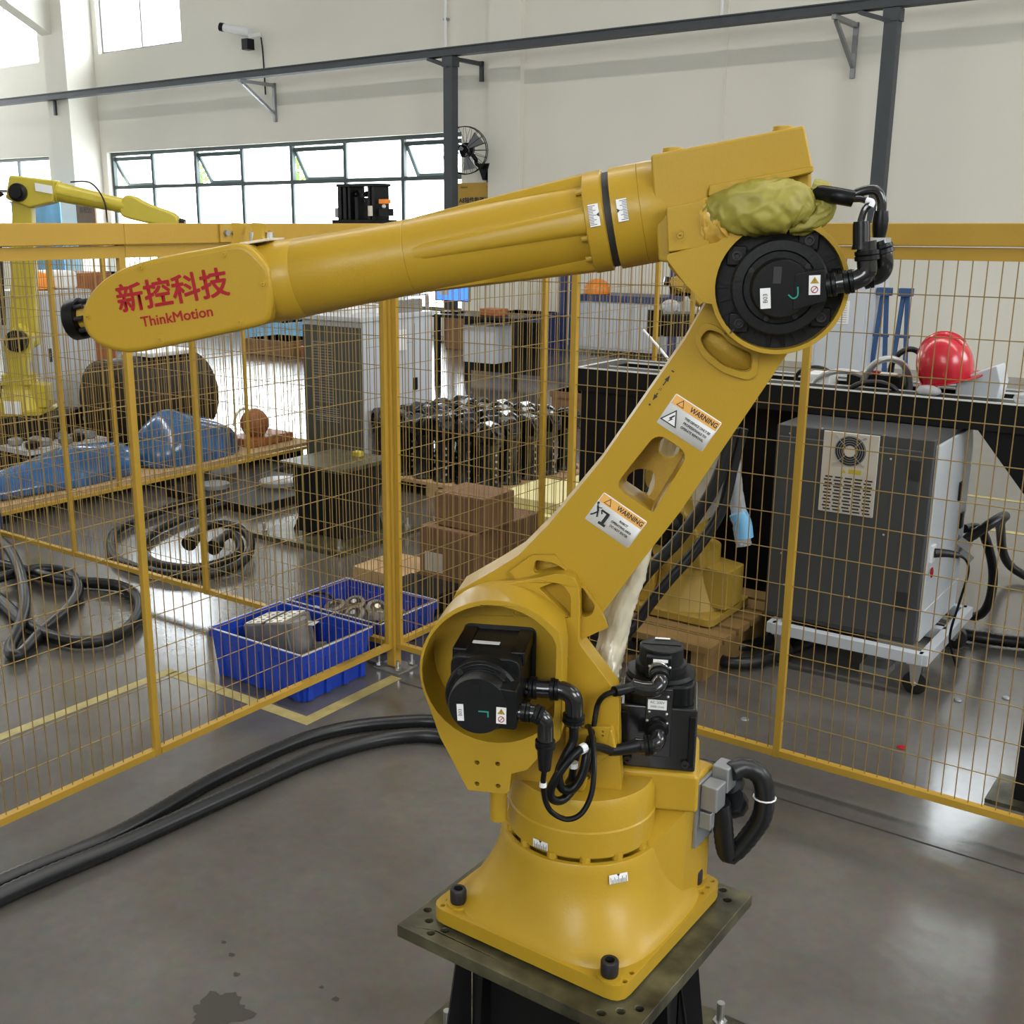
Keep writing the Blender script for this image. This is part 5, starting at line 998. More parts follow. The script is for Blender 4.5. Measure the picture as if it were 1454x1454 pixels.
# second, on a caster cart, at the right
t = thing('controller_cabinet', 'grey controller cabinet on a caster cart with a fan panel, behind the right fence', 'cabinet', (1.31, 1.21, 0.155))
cx0, cx1, cy0, cy1, cz0, cz1 = 1.045, 1.595, 0.93, 1.47, 0.165, 0.897
MB().box((cx0, cy0+.012, cz0), (cx1, cy1, cz1)).build('body', 'cabgrey', t, bevel=0.004)
MB().box((cx0+.012, cy0, cz0+.02), (cx1-.035, cy0+.0125, cz1-.04)).build('front_panel', 'cabgrey', t, bevel=0.003)  # dark grey carries the front's shade in its colour
MB().prism([(cy0+.035, cz0+.01), (cy1-.01, cz0+.01), (cy1-.01, cz1-.10), (cy1-.05, cz1-.02), (cy0+.035, cz1-.02)], cx1, cx1+.012, lambda u, w_, z: V((w_, u, z))).build('side_door', 'cablight', t, bevel=0.003)  # same cabinet toned pale, the light on this side put into the colour
MB().box((cx1+.012, cy0+.05, cz0+.115), (cx1+.0135, cy1-.02, cz0+.119)).build('seam', 'white', t)
MB().box((cx1+.012, cy1-.17, 0.62), (cx1+.02, cy1-.135, 0.69)).build('handle', 'black', t, bevel=0.002); MB().box((cx1+.012, cy1-.10, 0.50), (cx1+.02, cy1-.065, 0.56)).build('handle', 'black', t, bevel=0.002)
MB().box((cx1-.075, cy0-.004, 0.755), (cx1-.035, cy0+.004, 0.825)).build('hinge', 'ink', t); MB().box((cx1-.075, cy0-.004, 0.285), (cx1-.035, cy0+.004, 0.355)).build('hinge', 'ink', t)
fp = MB().box((1.225, cy0-.008, 0.605), (1.418, cy0+.001, 0.895)).build('fan_panel', 'beige', t, bevel=0.002)
fcn = V((1.322, cy0-.008, 0.832)); 
MB().cyl(fcn, fcn + V((0, -.001, 0)), 0.054, n=36).build('fan_opening', 'ink', fp)
for r_ in (0.020, 0.028, 0.036, 0.044, 0.052):
    MB().tube([fcn + V((math.cos(a)*r_, -.004, math.sin(a)*r_)) for a in [2*math.pi*i/28 for i in range(29)]], 0.0012, 5, raw=True).build('guard_ring', 'galv', fp)
for k in range(4):
    a = R(45+90*k); MB().bar(fcn + V((math.cos(a)*.018, -.005, math.sin(a)*.018)), fcn + V((math.cos(a)*.068, -.005, math.sin(a)*.068)), 0.002, 0.002).build('guard_spoke', 'steel', fp)
    MB().cyl(fcn + V((math.cos(a)*.070, -.001, math.sin(a)*.070)), fcn + V((math.cos(a)*.070, -.005, math.sin(a)*.070)), 0.004, n=10).build('screw', 'steel', fp)
MB().cyl(fcn + V((0, -.003, 0)), fcn + V((0, -.006, 0)), 0.019, n=20).build('fan_hub', 'beige', fp)
for r_ in range(11):
    for c in range(5): MB().box((1.238+c*0.035+(0.0 if r_ % 2 else 0.004), cy0-.0095, 0.613+r_*0.0118), (1.264+c*0.035+(0.0 if r_ % 2 else 0.004), cy0-.007, 0.6185+r_*0.0118)).build('vent_slot', 'ink', fp)
MB().box((1.322, cy0-.0095, 0.752), (1.366, cy0-.0075, 0.768)).build('yellow_label', 'oldyellow', fp); MB().prism([(1.298, 0.752), (1.314, 0.752), (1.306, 0.767)], cy0-.0095, cy0-.0075, lambda u, w_, z: V((u, w_, z))).build('warning_triangle', 'oldyellow', fp)
for x, z in ((1.10, 0.87), (1.10, 0.42), (1.215, 0.90), (1.43, 0.90), (1.12, 0.30), (1.36, 0.30), (1.46, 0.82), (1.46, 0.55)): MB().ball((x, cy0-.001, z), (.004, .003, .004), 8, 5).build('screw', 'steel', t)
MB().box((cx1+.012, cy0+.055, 0.46), (cx1+.02, cy0+.10, 0.52)).build('socket', 'white', t)
MB().tube([(cx1+.02, cy0+.08, 0.492), (cx1+.055, cy0+.10, 0.492), (cx1+.09, cy0+.12, 0.486)], lambda k: 0.017-0.006*k, 14).build('power_plug', 'rubber', t)
MB().tube([(cx1+.085, cy0+.12, 0.487), (cx1+.11, cy0+.14, 0.47), (cx1+.12, cy0+.16, 0.42), (cx1+.10, cy0+.17, 0.3), (cx1+.08, cy0+.18, 0.16), (cx1+.11, cy0+.20, 0.05)], 0.0045, 8).build('power_cable', 'black', t)
q = MB(); q.ball((cx1+.022, cy0+.065, 0.425), (.006, .006, .02), 10, 8); q.build('red_padlock', 'red', t)
for a in ((cx1+.012, cy1-.1, 0.46), (cx1+.012, cy1-.05, 0.40)): MB().bar(a, V(a)+V((.04, .02, -.03)), 0.035, 0.03).build('cable_gland', 'galv', t)
c2 = thing('caster_cart', 'pale grey steel caster cart under the grey controller cabinet', 'cart', (1.31, 1.2, 0))
for a, b_ in (((1.10, .89, .142), (1.645, .89, .142)), ((1.10, 1.50, .142), (1.645, 1.50, .142)), ((1.645, .875, .142), (1.645, 1.515, .142)), ((1.10, .875, .142), (1.10, 1.515, .142)), ((1.10, 1.2, .142), (1.645, 1.2, .142))):
    MB().bar(a, b_, 0.035, 0.042).build('frame_tube', 'cablight', c2, bevel=0.003)
for x, y in ((1.62, .92), (1.13, .92), (1.62, 1.47), (1.13, 1.47)):
    q = MB(); q.box((x-.03, y-.03, .112), (x+.03, y+.03, .120)); q.prism([(x-.022, .112), (x+.022, .112), (x+.012, .045), (x-.012, .045)], y-.024, y-.020, lambda u, w_, z: V((u, w_, z))); q.prism([(x-.022, .112), (x+.022, .112), (x+.012, .045), (x-.012, .045)], y+.020, y+.024, lambda u, w_, z: V((u, w_, z)))
    k = q.build('caster_fork', 'steel', c2); MB().lathe([(.030, -.016), (.042, -.014), (.042, .014), (.030, .016)], (x, y, .042), (0, 1, 0), 24).build('wheel', 'rubber', k); MB().cyl((x, y-.026, .042), (x, y+.026, .042), .008, n=10).build('axle', 'steel', k)
tag(MB().box((1.40, 1.0, 0.002), (1.5, 1.1, 0.03)).build('offcut', 'galv', None, loc=(1.45, 1.05, 0)), 'small grey offcut on the floor under the cart', 'offcut')

# ============================================================ black machine frame at the right
t = thing('machine_bed', 'long black steel machine frame with bright top edges, right of the fence corner', 'machine', (1.2, 1.4, 0))
q = MB().box((0.03, 1.22, 0.90), (2.9, 1.34, 1.0)).build('front_beam', 'dark', t, bevel=0.002)
MB().box((0.03, 1.50, 0.90), (2.9, 1.60, 1.0)).build('back_beam', 'dark', t, bevel=0.002)
MB().box((0.03, 1.34, 0.90), (0.12, 1.50, 1.0)).build('end_beam', 'dark', t, bevel=0.002)
MB().box((0.12, 1.34, 0.93), (2.9, 1.50, 0.945)).build('tray', 'galv', t)
M['edge'] = mat('painted_edge_glint', (0.85, 0.84, 0.80), 0.3, metal=0.2)  # pale strips paint in the glint along the beams' top edges
for a, b_ in (((0.03, 1.222, 1.001), (2.9, 1.222, 1.001)), ((0.12, 1.338, 1.001), (2.9, 1.338, 1.001)), ((0.12, 1.502, 1.001), (2.9, 1.502, 1.001)), ((0.032, 1.22, 1.001), (0.032, 1.6, 1.001)), ((0.03, 1.598, 1.001), (2.9, 1.598, 1.001))): MB().bar(a, b_, 0.006, 0.006).build('edge_glint', 'edge', t)
MB().box((0.04, 1.24, 0.0), (0.40, 1.58, 0.90)).build('left_cabinet_leg', 'dark', t, bevel=0.004)
MB().box((2.15, 1.24, 0.0), (2.35, 1.58, 0.90)).build('right_leg', 'dark', t, bevel=0.004)
MB().prism([(1.655, 0.9), (2.15, 0.9), (2.15, 0.30)], 1.25, 1.56, lambda u, w_, z: V((u, w_, z))).build('gusset', 'dark', t, bevel=0.003)
MB().box((0.36, 1.23, 0.50), (0.40, 1.238, 0.88)).build('cover_seam', 'ink', t)
MB().box((0.40, 1.57, 0.0), (1.25, 1.59, 0.90)).build('dark_backdrop', 'dark', t)  # dark sheet added to blacken the gap behind the folded robot
p = thing('black_column', 'black steel column on a foot plate at the right edge of the picture', 'column', (2.12, 0.34, 0))
MB().box((2.065, 0.285, 0.0), (2.165, 0.385, 1.5)).build('column', 'dark', p, bevel=0.003); MB().box((2.0, 0.24, 0), (2.23, 0.43, 0.012)).build('foot_plate', 'plate', p)
# things on the frame
t = thing('safety_helmet', 'glossy red safety helmet resting on the black machine frame', 'helmet', (1.50, 1.36, 1.0))
HM = Matrix.Rotation(R(-14), 3, 'Y') @ Matrix.Rotation(R(6), 3, 'X')
hc = V((1.495, 1.38, 1.10))
MB().ball(hc, (0.098, 0.104, 0.125), 32, 20, T=HM, zmin=-0.45).build('shell', 'helmet', t)
q = MB(); q.prism([(0.098*math.cos(a)*1.04 + (0.03*max(0, math.cos(a))), 0.104*math.sin(a)) for a in [2*math.pi*i/36 for i in range(36)]], -0.056, -0.050, lambda u, w_, z: hc + HM @ V((u, z, w_))); q.build('brim', 'helmet', t, bevel=0.002)
for k in (-0.03, 0, 0.03):
    MB().tube([hc + HM @ V((0.0975*math.cos(a)*math.sqrt(1-(k/.104)**2), k, 0.1235*math.sin(a)*math.sqrt(1-(k/.104)**2))) for a in [R(35+i*11) for i in range(11)]], 0.004, 8).build('ridge', 'helmet', t)
M['silver'] = mat('silver_hose', (0.45, 0.46, 0.47), 0.3, metal=0.8)
def loop(c, r, tilt, yaw, a0, a1, rad, label, m, tag_='hose'):
    Q = Matrix.Rotation(yaw, 3, 'Z') @ Matrix.Rotation(tilt, 3, 'X')
    hose([V(c) + Q @ V((math.cos(R(a0+(a1-a0)*i/10))*r[0], 0, math.sin(R(a0+(a1-a0)*i/10))*r[1])) for i in range(11)], rad, label, m=m, cat='hose', res=6)
loop((1.28, 1.42, 1.0), (0.085, 0.115), 0.3, 0.4, -10, 185, 0.013, 'silver corrugated hose arch beside the red helmet', 'silver')
loop((1.13, 1.38, 0.98), (0.11, 0.075), 0.2, 0.3, -10, 190, 0.012, 'silver corrugated hose arch left of the tall arch', 'silver')
loop((1.27, 1.30, 0.985), (0.085, 0.045), 0.1, 0.3, -10, 190, 0.010, 'low dark hose arch in front on the machine frame', 'rubber')
loop((1.33, 1.50, 1.06), (0.06, 0.085), 0.3, 0.5, 0, 190, 0.011, 'black hose loop rising behind the silver arches', 'rubber')
loop((1.00, 1.44, 0.99), (0.08, 0.07), 0.4, 0.2, -10, 190, 0.008, 'thin black hose arch at the left end of the hose pile', 'rubber')
for i, (x, y, z, sx_, sy_, sz_, m, lab, cat) in enumerate(((1.24, 1.43, 0.945, .10, .05, .10, 'black', 'black drive unit under the silver hose arch', 'device'), (1.03, 1.42, 0.945, .05, .05, .09, 'white', 'white plastic case at the left of the hose pile', 'case'), (1.29, 1.40, 1.045, .035, .02, .01, 'white', 'white connector block on the black drive unit', 'connector'), (1.25, 1.39, 1.045, .015, .015, .016, 'red', 'small red knob on the black drive unit', 'knob'))):
    tag(MB().box((x-sx_, y-sy_, z), (x+sx_, y+sy_, z+sz_)).build('device' if m == 'black' else 'case', m, None, loc=(x, y, z), bevel=0.006), lab, cat)
t = thing('white_case', 'white angular equipment case beside the red helmet', 'case', (1.63, 1.43, 0.945))
MB().prism([(1.545, 0.945), (1.680, 0.945), (1.695, 1.05), (1.675, 1.115), (1.545, 1.055)], 1.36, 1.49, lambda u, w_, z: V((u, w_, z))).build('shell', 'cablight', t, bevel=0.005)
MB().box((1.675, 1.40, 1.03), (1.682, 1.41, 1.06)).build('latch', 'ink', t)
MB().ball((1.47, 1.29, 1.015), (0.045, 0.03, 0.022), 14, 8).build('plastic_bag', 'film', None, loc=(1.47, 1.29, 1.0)); tag(bpy.data.objects['plastic_bag'], 'crumpled clear plastic bag in front of the red helmet', 'bag')
o = MB().ball((1.80, 1.25, 1.02), (0.04, 0.03, 0.025), 12, 8).build('plastic_bag', 'film', None, loc=(1.8, 1.25, 1)); tag(o, 'clear plastic wrap on the machine frame at the right edge', 'bag')
hose([(1.60, 1.50, 0.47), (1.64, 1.62, 0.44), (1.68, 1.72, 0.25), (1.66, 1.74, 0.08), (1.55, 1.78, .03), (1.3, 1.9, .03)], 0.018, 'dark hose dropping from the back of the wheeled cabinet to the floor')
hose([(1.60, 1.46, 0.42), (1.70, 1.66, 0.50), (1.58, 2.3, 0.3), (1.60, 2.55, 0.06), (1.9, 2.35, .03), (2.4, 2.0, .03)], 0.020, 'dark hose running off to the right behind the wheeled cabinet')
hose([(1.0, 1.68, .03), (1.3, 1.62, .03), (1.60, 1.56, .03), (1.84, 1.60, .03), (2.2, 1.8, .03), (2.6, 2.3, .03)], 0.024, 'dark hose lying on the floor behind the caster cart')
# floor sockets
for i, (x, y) in enumerate(((1.23, 0.35), (1.76, 0.94), (1.89, 1.06), (1.71, 0.45))):
    m = 'red' if i == 3 else 'galv'
    tag(MB().lathe([(0.012, 0), (0.014, 0.002), (0.011, 0.006), (0.004, 0.007)], (x, y, 0), (0, 0, 1), 12).build('floor_bolt', m, None, loc=(x, y, 0)), ['floor anchor stub behind the near middle fence panel', 'floor anchor stub right of the caster', 'floor anchor stub farther right of the caster', 'red scrap on the floor behind the right fence panel'][i], 'bolt' if i < 3 else 'scrap')

# ============================================================ the other robots
def mini_robot(origin, U, s, pts, label, m='oldyellow', ped=0.0, group=None, cab=True):
    """robot posed in the vertical plane through origin along U; pts in (u, z) metres"""
    O_ = V(origin); U = V(U).normalized(); N_ = V((U.y, -U.x, 0)); T = lambda u, w_, z: O_ + U*u + N_*w_ + V((0, 0, z))
    t = thing('industrial_robot', label, 'robot', O_)
    bu = pts['base']; z0 = pts['z0']; J2 = V(pts['J2']); J3 = V(pts['J3'])
    MB().prism(rounded([(bu-.19*s, -.19*s), (bu+.19*s, -.19*s), (bu+.19*s, .19*s), (bu-.19*s, .19*s)], .03), z0, z0+.03, lambda u, w_, z: T(u, z, w_)).build('base_flange', m, t, bevel=.004)
    MB().lathe([(.17*s, z0+.03), (.15*s, z0+.07), (.13*s, z0+.13), (.125*s, z0+.16), (.12*s, z0+.16), (.12*s, z0+.24*s+.03), (.05*s, z0+.24*s+.03)], T(bu, 0, 0), (0, 0, 1), 32).build('base_cone', m, t)
    MB().prism([(bu+.02*s, z0+.04), (bu+.2*s, z0+.04), (bu+.2*s, z0+.2*s), (bu+.02*s, z0+.22*s)], -.08*s, .08*s, T).build('connector_box', m, t, bevel=.006)
    MB().prism([(bu-.1*s, z0+.2*s), (bu+.11*s, z0+.2*s), (bu+.09*s, z0+.32*s), (J2.x+.1*s, J2.y+.03), (J2.x, J2.y+.12*s), (J2.x-.11*s, J2.y), (J2.x-.1*s, z0+.3*s)], .02*s, .12*s, T).build('turret', m, t, bevel=.012)
    MB().lathe([(.075*s, 0), (.075*s, .05*s), (.05*s, .06*s), (.05*s, .12*s), (.0, .12*s)], T(J2.x, .12*s, J2.y), N_, 24).build('shoulder_motor', 'black', t)
    d = (J3-J2).normalized(); n = V((-d.y, d.x)); a = J2; b_ = J3
    L = [a + n*.095*s - d*.03, b_ + n*.065*s, b_ + n*.03*s + d*.06*s, b_ - n*.03*s + d*.06*s, b_ - n*.065*s, a - n*.095*s - d*.03, a - d*.1*s]
    MB().prism([(p.x, p.y) for p in L][::-1], -.05*s, .03*s, T).build('upper_arm', m, t, bevel=.008)
    E = V(pts['E']); e = V(pts['W1']); f = V(pts['W2']); fd = (e-E).normalized(); fn = V((-fd.y, fd.x))
    MB().prism([(p.x, p.y) for p in (J3 - fd*.09*s - fn*.06*s, J3 + fd*.08*s - fn*.085*s, E + fd*.05*s - fn*.07*s, E + fd*.05*s + fn*.075*s, J3 - fd*.08*s + fn*.10*s)], -.075*s, .075*s, T).build('elbow_casting', m, t, bevel=.015)
    MB().lathe([(.06*s, 0), (.06*s, .03*s), (.04*s, .035*s), (.04*s, .07*s), (0, .07*s)], T(J3.x, .075*s, J3.y), N_, 24).build('elbow_motor', 'black', t)
    A = T(E.x, 0, E.y); B = T(e.x, 0, e.y); ln = (B-A).length
    fa_ = MB().lathe([(.07*s, .03), (.07*s, .055), (.062*s, .06), (.05*s, ln*.8), (.053*s, ln)], A, B-A, 32).build('forearm', m, t)
    for k in range(4):
        q = MB(); rad = (T(0, 0, 1)-T(0, 0, 0)) if k % 2 == 0 else N_; rad = rad*(1 if k < 2 else -1); ax = (B-A).normalized(); rad = (rad - ax*rad.dot(ax)).normalized()
        q.bar(A + ax*.06 + rad*.057*s, A + ax*ln*.7 + rad*.046*s, .02*s, .014*s); q.build('rib', m, fa_)
    wd = (f-e).normalized(); wn = V((-wd.y, wd.x)); hh = .066*s
    out = [e - wd*.02 + wn*hh*.8, e + wd*.03 + wn*hh*1.25, f - wd*.22*s + wn*hh*.9, f - wd*.05*s + wn*hh*.75, f + wn*.2*hh, f - wn*.3*hh, f - wd*.05*s - wn*hh*.7, e + wd*.05 - wn*hh*1.1, e - wd*.02 - wn*hh*.7]
    MB().prism(closed([(p.x, p.y) for p in out][::-1], 3), -.05*s, .05*s, T).build('wrist', m, t, bevel=.015)
    MB().cyl(T(f.x, 0, f.y), T(*(lambda p: (p.x, 0, p.y))(f + wd*.04*s)), .03*s, n=20).build('tool_flange', 'black', t)
    if cab:
        MB().tube([T(J3.x-.12*s, .05, J3.y), T(J3.x-.2*s, .06, J3.y-.08*s), T(J3.x-.17*s, .07, J3.y-.3*s), T(J2.x-.1*s, .09, J2.y+.1)], .018*s, 8).build('dress_cable', 'rubber', t)
        MB().tube([T(E.x+.15, .05, E.y+.05), T(E.x+.28, .06, E.y+.045), T(E.x+.36, .07, E.y-.06), T(E.x+.37, .06, E.y-.2)], .005, 6).build('thin_cable', 'black', t)
    return t, T
FR = V((math.cos(R(36.733)), math.sin(R(36.733)), 0))
t, T = mini_robot((-4.6, 1.1, 0), FR, 0.95, dict(base=.30, z0=.37, J2=(.36, .86), J3=(.44, 1.80), E=(.62, 1.815), W1=(1.10, 1.715), W2=(1.44, 1.615)), 'bright yellow robot on a black block at the left, forearm reaching over the fence')
MB().prism([(.55, 1.86), (.66, 1.84), (.66, 1.79), (.55, 1.81)], .078, .080, T).build('warning_label', 'white', t)
MB().prism([(.10, .47), (.34, .46), (.34, .37), (.10, .37)], .18, .20, T).build('front_box', 'oldyellow', t, bevel=.004); MB().prism([(.26, .475), (.37, .47), (.37, .385), (.26, .39)], .202, .204, T).build('rating_plate', 'white', t)
t2 = thing('machine_block', 'black steel block carrying the bright yellow robot at the left', 'pedestal', T(.25, 0, 0))
MB().prism([(-.1, .0), (.62, .0), (.62, .365), (-.1, .365)], -.25, .25, T).build('block', 'dark', t2, bevel=.006)
# second tall link of another robot behind it
t, T = mini_robot((-5.75, 1.25, 0), FR, 0.8, dict(base=.42, z0=.45, J2=(.55, .85), J3=(.40, 1.42), E=(.30, 1.47), W1=(.0, 1.40), W2=(-.22, 1.3)), 'bright yellow robot folded up at the far left edge', cab=False)
t2 = thing('machine_block', 'black steel block under the folded yellow robot', 'pedestal', T(.4, 0, 0)); MB().prism([(.1, 0), (.7, 0), (.7, .445), (.1, .445)], -.2, .2, T).build('block', 'dark', t2, bevel=.006)
t, T = mini_robot((-.2, 2.75, 0), FR, .8, dict(base=.30, z0=.30, J2=(.30, .72), J3=(.10, 1.15), E=(.06, 1.27), W1=(-.04, 1.29), W2=(-.10, 1.30)), 'dull yellow robot standing behind the machine frame, seen left of the raised arm', m='fence', cab=False)
MB().box((-.12, -.10, 1.02), (.06, .10, 1.14), lambda p: T(p.x-.04, p.y+.1, p.z)).build('wrist_motor', 'black', t, bevel=.01)
MB().cyl(T(-.20, .16, 1.02), T(-.20, .16, 1.16), .04, n=16).build('wrist_motor', 'black', t)
MB().ball(T(-.12, .16, 1.18), (.05, .04, .035), 12, 8).build('film_wrap', 'film', t)
t2 = thing('machine_block', 'black block under the dull yellow robot behind the machine frame', 'pedestal', T(.3, 0, 0)); MB().prism([(.1, 0), (.5, 0), (.5, .295), (.1, .295)], -.2, .2, T).build('block', 'dark', t2, bevel=.006)
# crated robot on the wooden pallet, folded down, behind the middle fence
t, T = mini_robot((.70, .88, 0), (1, 0, 0), .95, dict(base=.06, z0=.155, J2=(.02, .50), J3=(.10, .78), E=(.06, .86), W1=(-.03, .80), W2=(-.10, .62)), 'dull yellow robot folded on a wooden pallet behind the middle fence', m='dullyellow', cab=False)
MB().box((-.30, -.06, .16), (-.05, .12, .36), lambda p: T(p.x+.02, p.y, p.z)).build('connector_housing', 'fence', t, bevel=.006)
for k in range(3): MB().lathe([(.022, 0), (.022, .012), (.015, .02)], T(-.22+.06*k, .121, .29), (0, -1, 0), 14).build('connector', 'black', t)
MB().box((-.245, -.02, .36), (-.05, .1, .45), lambda p: T(p.x, p.y, p.z)).build('motor_box', 'black', t, bevel=.008)
p = thing('pallet', 'wooden pallet under the folded dull yellow robot', 'pallet', (.72, .88, 0))
for k in range(6): MB().box((.30, .52+k*.125, .125), (1.02, .52+k*.125+.10, .15)).build('deck_board', 'darkwood', p)
for x in (.34, .64, .93): MB().box((x, .56, .0), (x+.05, 1.225, .125)).build('bearer', 'darkwood', p)
hose([(1.02, .60, .93), (1.00, .58, .80), (.96, .56, .68), (.87, .53, .52), (.77, .48, .38), (.71, .44, .24), (.66, .44, .10), (0.843, 0.802, .03), (0.996, 0.720, .03), (1.095, 0.811, .03), (1.152, 1.015, .03), (1.208, 1.247, .03), (1.335, 1.462, .03)], .022, 'thick black hose drooping from the folded robot to the floor', ribs=False)
hose([(1.03, .66, .92), (1.01, .64, .78), (.99, .62, .64), (.93, .58, .50), (.84, .52, .36), (.76, .48, .22), (.70, .48, .10), (0.834, 0.918, .03), (0.952, 0.883, .03), (1.021, 0.991, .03), (1.074, 1.146, .03), (1.167, 1.367, .03)], .020, 'second black hose beside the thick one on the folded robot', ribs=False)
q = MB(); q.add([(.93, .62, .90), (.86, .64, .70), (.90, .60, .56), (.98, .60, .62), (1.0, .62, .80)], [(0, 1, 2, 3, 4)]); o = q.build('film_sheet', 'film', None, fix=False, loc=(.93, .62, .7)); tag(o, 'torn clear film hanging on the folded robot', 'film')
o = MB().tube([(.97, .70, .86), (.99, .72, .70), (1.01, .74, .56), (1.03, .74, .48)], .028, 14, wob=.3).build('wrapped_cable', 'film', None, loc=(.97, .7, .86)); tag(o, 'film-wrapped cable hanging beside the wheeled cabinet', 'cable')
o = MB().tube([(1.00, .735, .60), (1.02, .74, .56), (1.03, .74, .51)], .032, 14).build('blue_strap', 'banner', None, loc=(1., .73, .6)); tag(o, 'bright blue strap around the film-wrapped cable', 'strap')
o = MB().tube([(.56, .80, 1.22), (.66, .78, 1.14), (.80, .74, 1.02), (.93, .70, .93), (.985, .68, .86)], .005, 8).build('white_tube', 'white', None, loc=(.8, .74, 1)); tag(o, 'thin white tube running behind the raised arm', 'tube')

# ============================================================ left bench, bag, drum
t = thing('low_bench', 'long low pale wooden platform beside the left cell fence', 'bench', (-3.4, 1.2, 0))
for k in range(4): MB().box((-3.04-.16*(k+1), -.9, .075), (-3.045-.16*k, 2.72, .10)).build('plank', 'wood', t)
for y in (-.8, .3, 1.4, 2.55): MB().box((-3.66, y, 0), (-3.06, y+.08, .075)).build('bearer', 'dark', t)
def lumps(name, label, cat, st, m, seed, n=22, wob=.22):
    q = MB(); vs = []; fs = []
    for i, (c, a_, h_) in enumerate(st):
        for k in range(n):
            an = 2*math.pi*k/n; f_ = 1 + wob*noise.noise(V((i*.8+seed, math.cos(an)*2, math.sin(an)*2)))
            vs.append(V(c) + V((math.cos(an)*a_*f_, 0, max(math.sin(an), -.15)*h_*f_)))
    for i in range(len(st)-1):
        for k in range(n): j = (k+1) % n; fs.append((i*n+k, i*n+j, (i+1)*n+j, (i+1)*n+k))
    fs += [tuple(range(n)), tuple((len(st)-1)*n+k for k in range(n))]
    q.add(vs, fs); return tag(q.build(name, m, None, smooth=70, loc=st[len(st)//2][0], subdiv=1), label, cat)
lumps('wrapped_bundle', 'low blue film-wrapped bundle on the left half of the low platform', 'bundle', [((-3.3, y, .125), a_, h_) for y, a_, h_ in ((.0, .02, .03), (.08, .12, .07), (.3, .16, .09), (.5, .17, .13), (.7, .19, .15), (.85, .19, .20), (1.0, .19, .19), (1.15, .18, .18), (1.27, .17, .17), (1.33, .1, .1), (1.36, .02, .02))], 'bluefilm', 2.0)
lumps('wrapped_bundle', 'tall blue film-wrapped bundle on the right half of the low platform', 'bundle', [((-3.3, y, .125), a_, h_) for y, a_, h_ in ((1.38, .02, .02), (1.42, .14, .16), (1.5, .19, .24), (1.62, .21, .32), (1.75, .21, .30), (1.9, .20, .25), (2.02, .19, .22), (2.12, .14, .16), (2.2, .06, .08), (2.22, .02, .02))], 'bluefilm', 9.0)
t = thing('wrapped_valve', 'orange-brown round valve with a base on the right end of the low platform', 'valve', (-3.3, 2.45, .10))
MB().ball((-3.3, 2.40, .245), (.10, .10, .105), 24, 14).build('body', 'brown', t)
MB().box((-3.42, 2.25, .10), (-3.18, 2.66, .16)).build('base', 'brown', t, bevel=.01)
MB().tube([V((-3.3, 2.30, .25)) + V((0, math.cos(a)*.09, math.sin(a)*.11)) for a in [R(30+i*15) for i in range(11)]], .010, 8).build('handle', 'milled', t)
t = thing('steel_drum', 'dark brown ribbed drum lying behind the blue bundles', 'drum', (-4.1, 2.2, 0))
M['drum'] = mat('drum_brown', (0.022, 0.015, 0.010), .5, var=.2)
DX, DZ = -4.05, .40
MB().lathe([(.0, 0), (.27, 0), (.30, .02), (.30, .22), (.31, .23), (.30, .24), (.30, .5), (.31, .51), (.30, .52), (.30, .78), (.27, .80), (0, .80)], (DX, 1.70, DZ), (0, 1, 0), 40).build('shell', 'drum', t)
MB().box((DX-.2, 1.75, 0), (DX+.2, 1.85, .16)).build('cradle', 'dark', t); MB().box((DX-.2, 2.35, 0), (DX+.2, 2.45, .16)).build('cradle', 'dark', t)
o = MB().box((DX-.16, 2.0, .70), (DX+.16, 2.42, .73)).build('white_tray', 'white', None, loc=(DX, 2.2, .7), bevel=.006); tag(o, 'white tray lying on top of the dark drum', 'tray')
t = thing('grey_cabinet', 'pale blue-grey cabinet left of the dark drum', 'cabinet', (-5.2, 2.1, 0))
MB().box((-5.5, 1.85, .12), (-5.0, 2.35, 1.12)).build('body', 'cablight', t, bevel=.006); MB().box((-5.5, 1.87, 0), (-5.02, 2.33, .12)).build('plinth', 'dark', t); MB().box((-5.0, 1.9, .2), (-4.992, 2.3, 1.08)).build('door', 'cablight', t, bevel=.003); MB().box((-4.992, 1.93, .6), (-4.985, 1.95, .7)).build('handle', 'black', t)
o = MB().ball((-5.22, 2.05, 1.155), (.11, .13, .10), 20, 12, zmin=-.3).build('orange_helmet', 'orangeh', None, loc=(-5.2, 2.05, 1.12)); tag(o, 'orange safety helmet on the pale blue-grey cabinet', 'helmet')
o = MB().box((-5.45, 2.12, 1.12), (-5.1, 2.32, 1.26)).build('white_bag', 'white', None, loc=(-5.3, 2.2, 1.12), bevel=.04, seg=3); tag(o, 'crumpled white bag behind the orange helmet', 'bag')
o = MB().box((-5.9, 2.5, 0), (-5.5, 2.9, 1.22)).build('tall_box', 'brown', None, loc=(-5.7, 2.7, 0), bevel=.01); tag(o, 'dull red-brown box standing behind the pale cabinet', 'box')
t = thing('parts_trolley', 'low trolley heaped with metal parts between the machine block and the low platform', 'trolley', (-3.9, 1.15, 0))
MB().box((-4.06, .9, .20), (-3.74, 1.5, .23)).build('deck', 'cablight', t)
for x, y in ((-4.03, .94), (-3.77, .94), (-3.77, 1.46), (-4.03, 1.46)): MB().cyl((x, y, 0), (x, y, .2), .02, n=8).build('leg', 'dark', t)
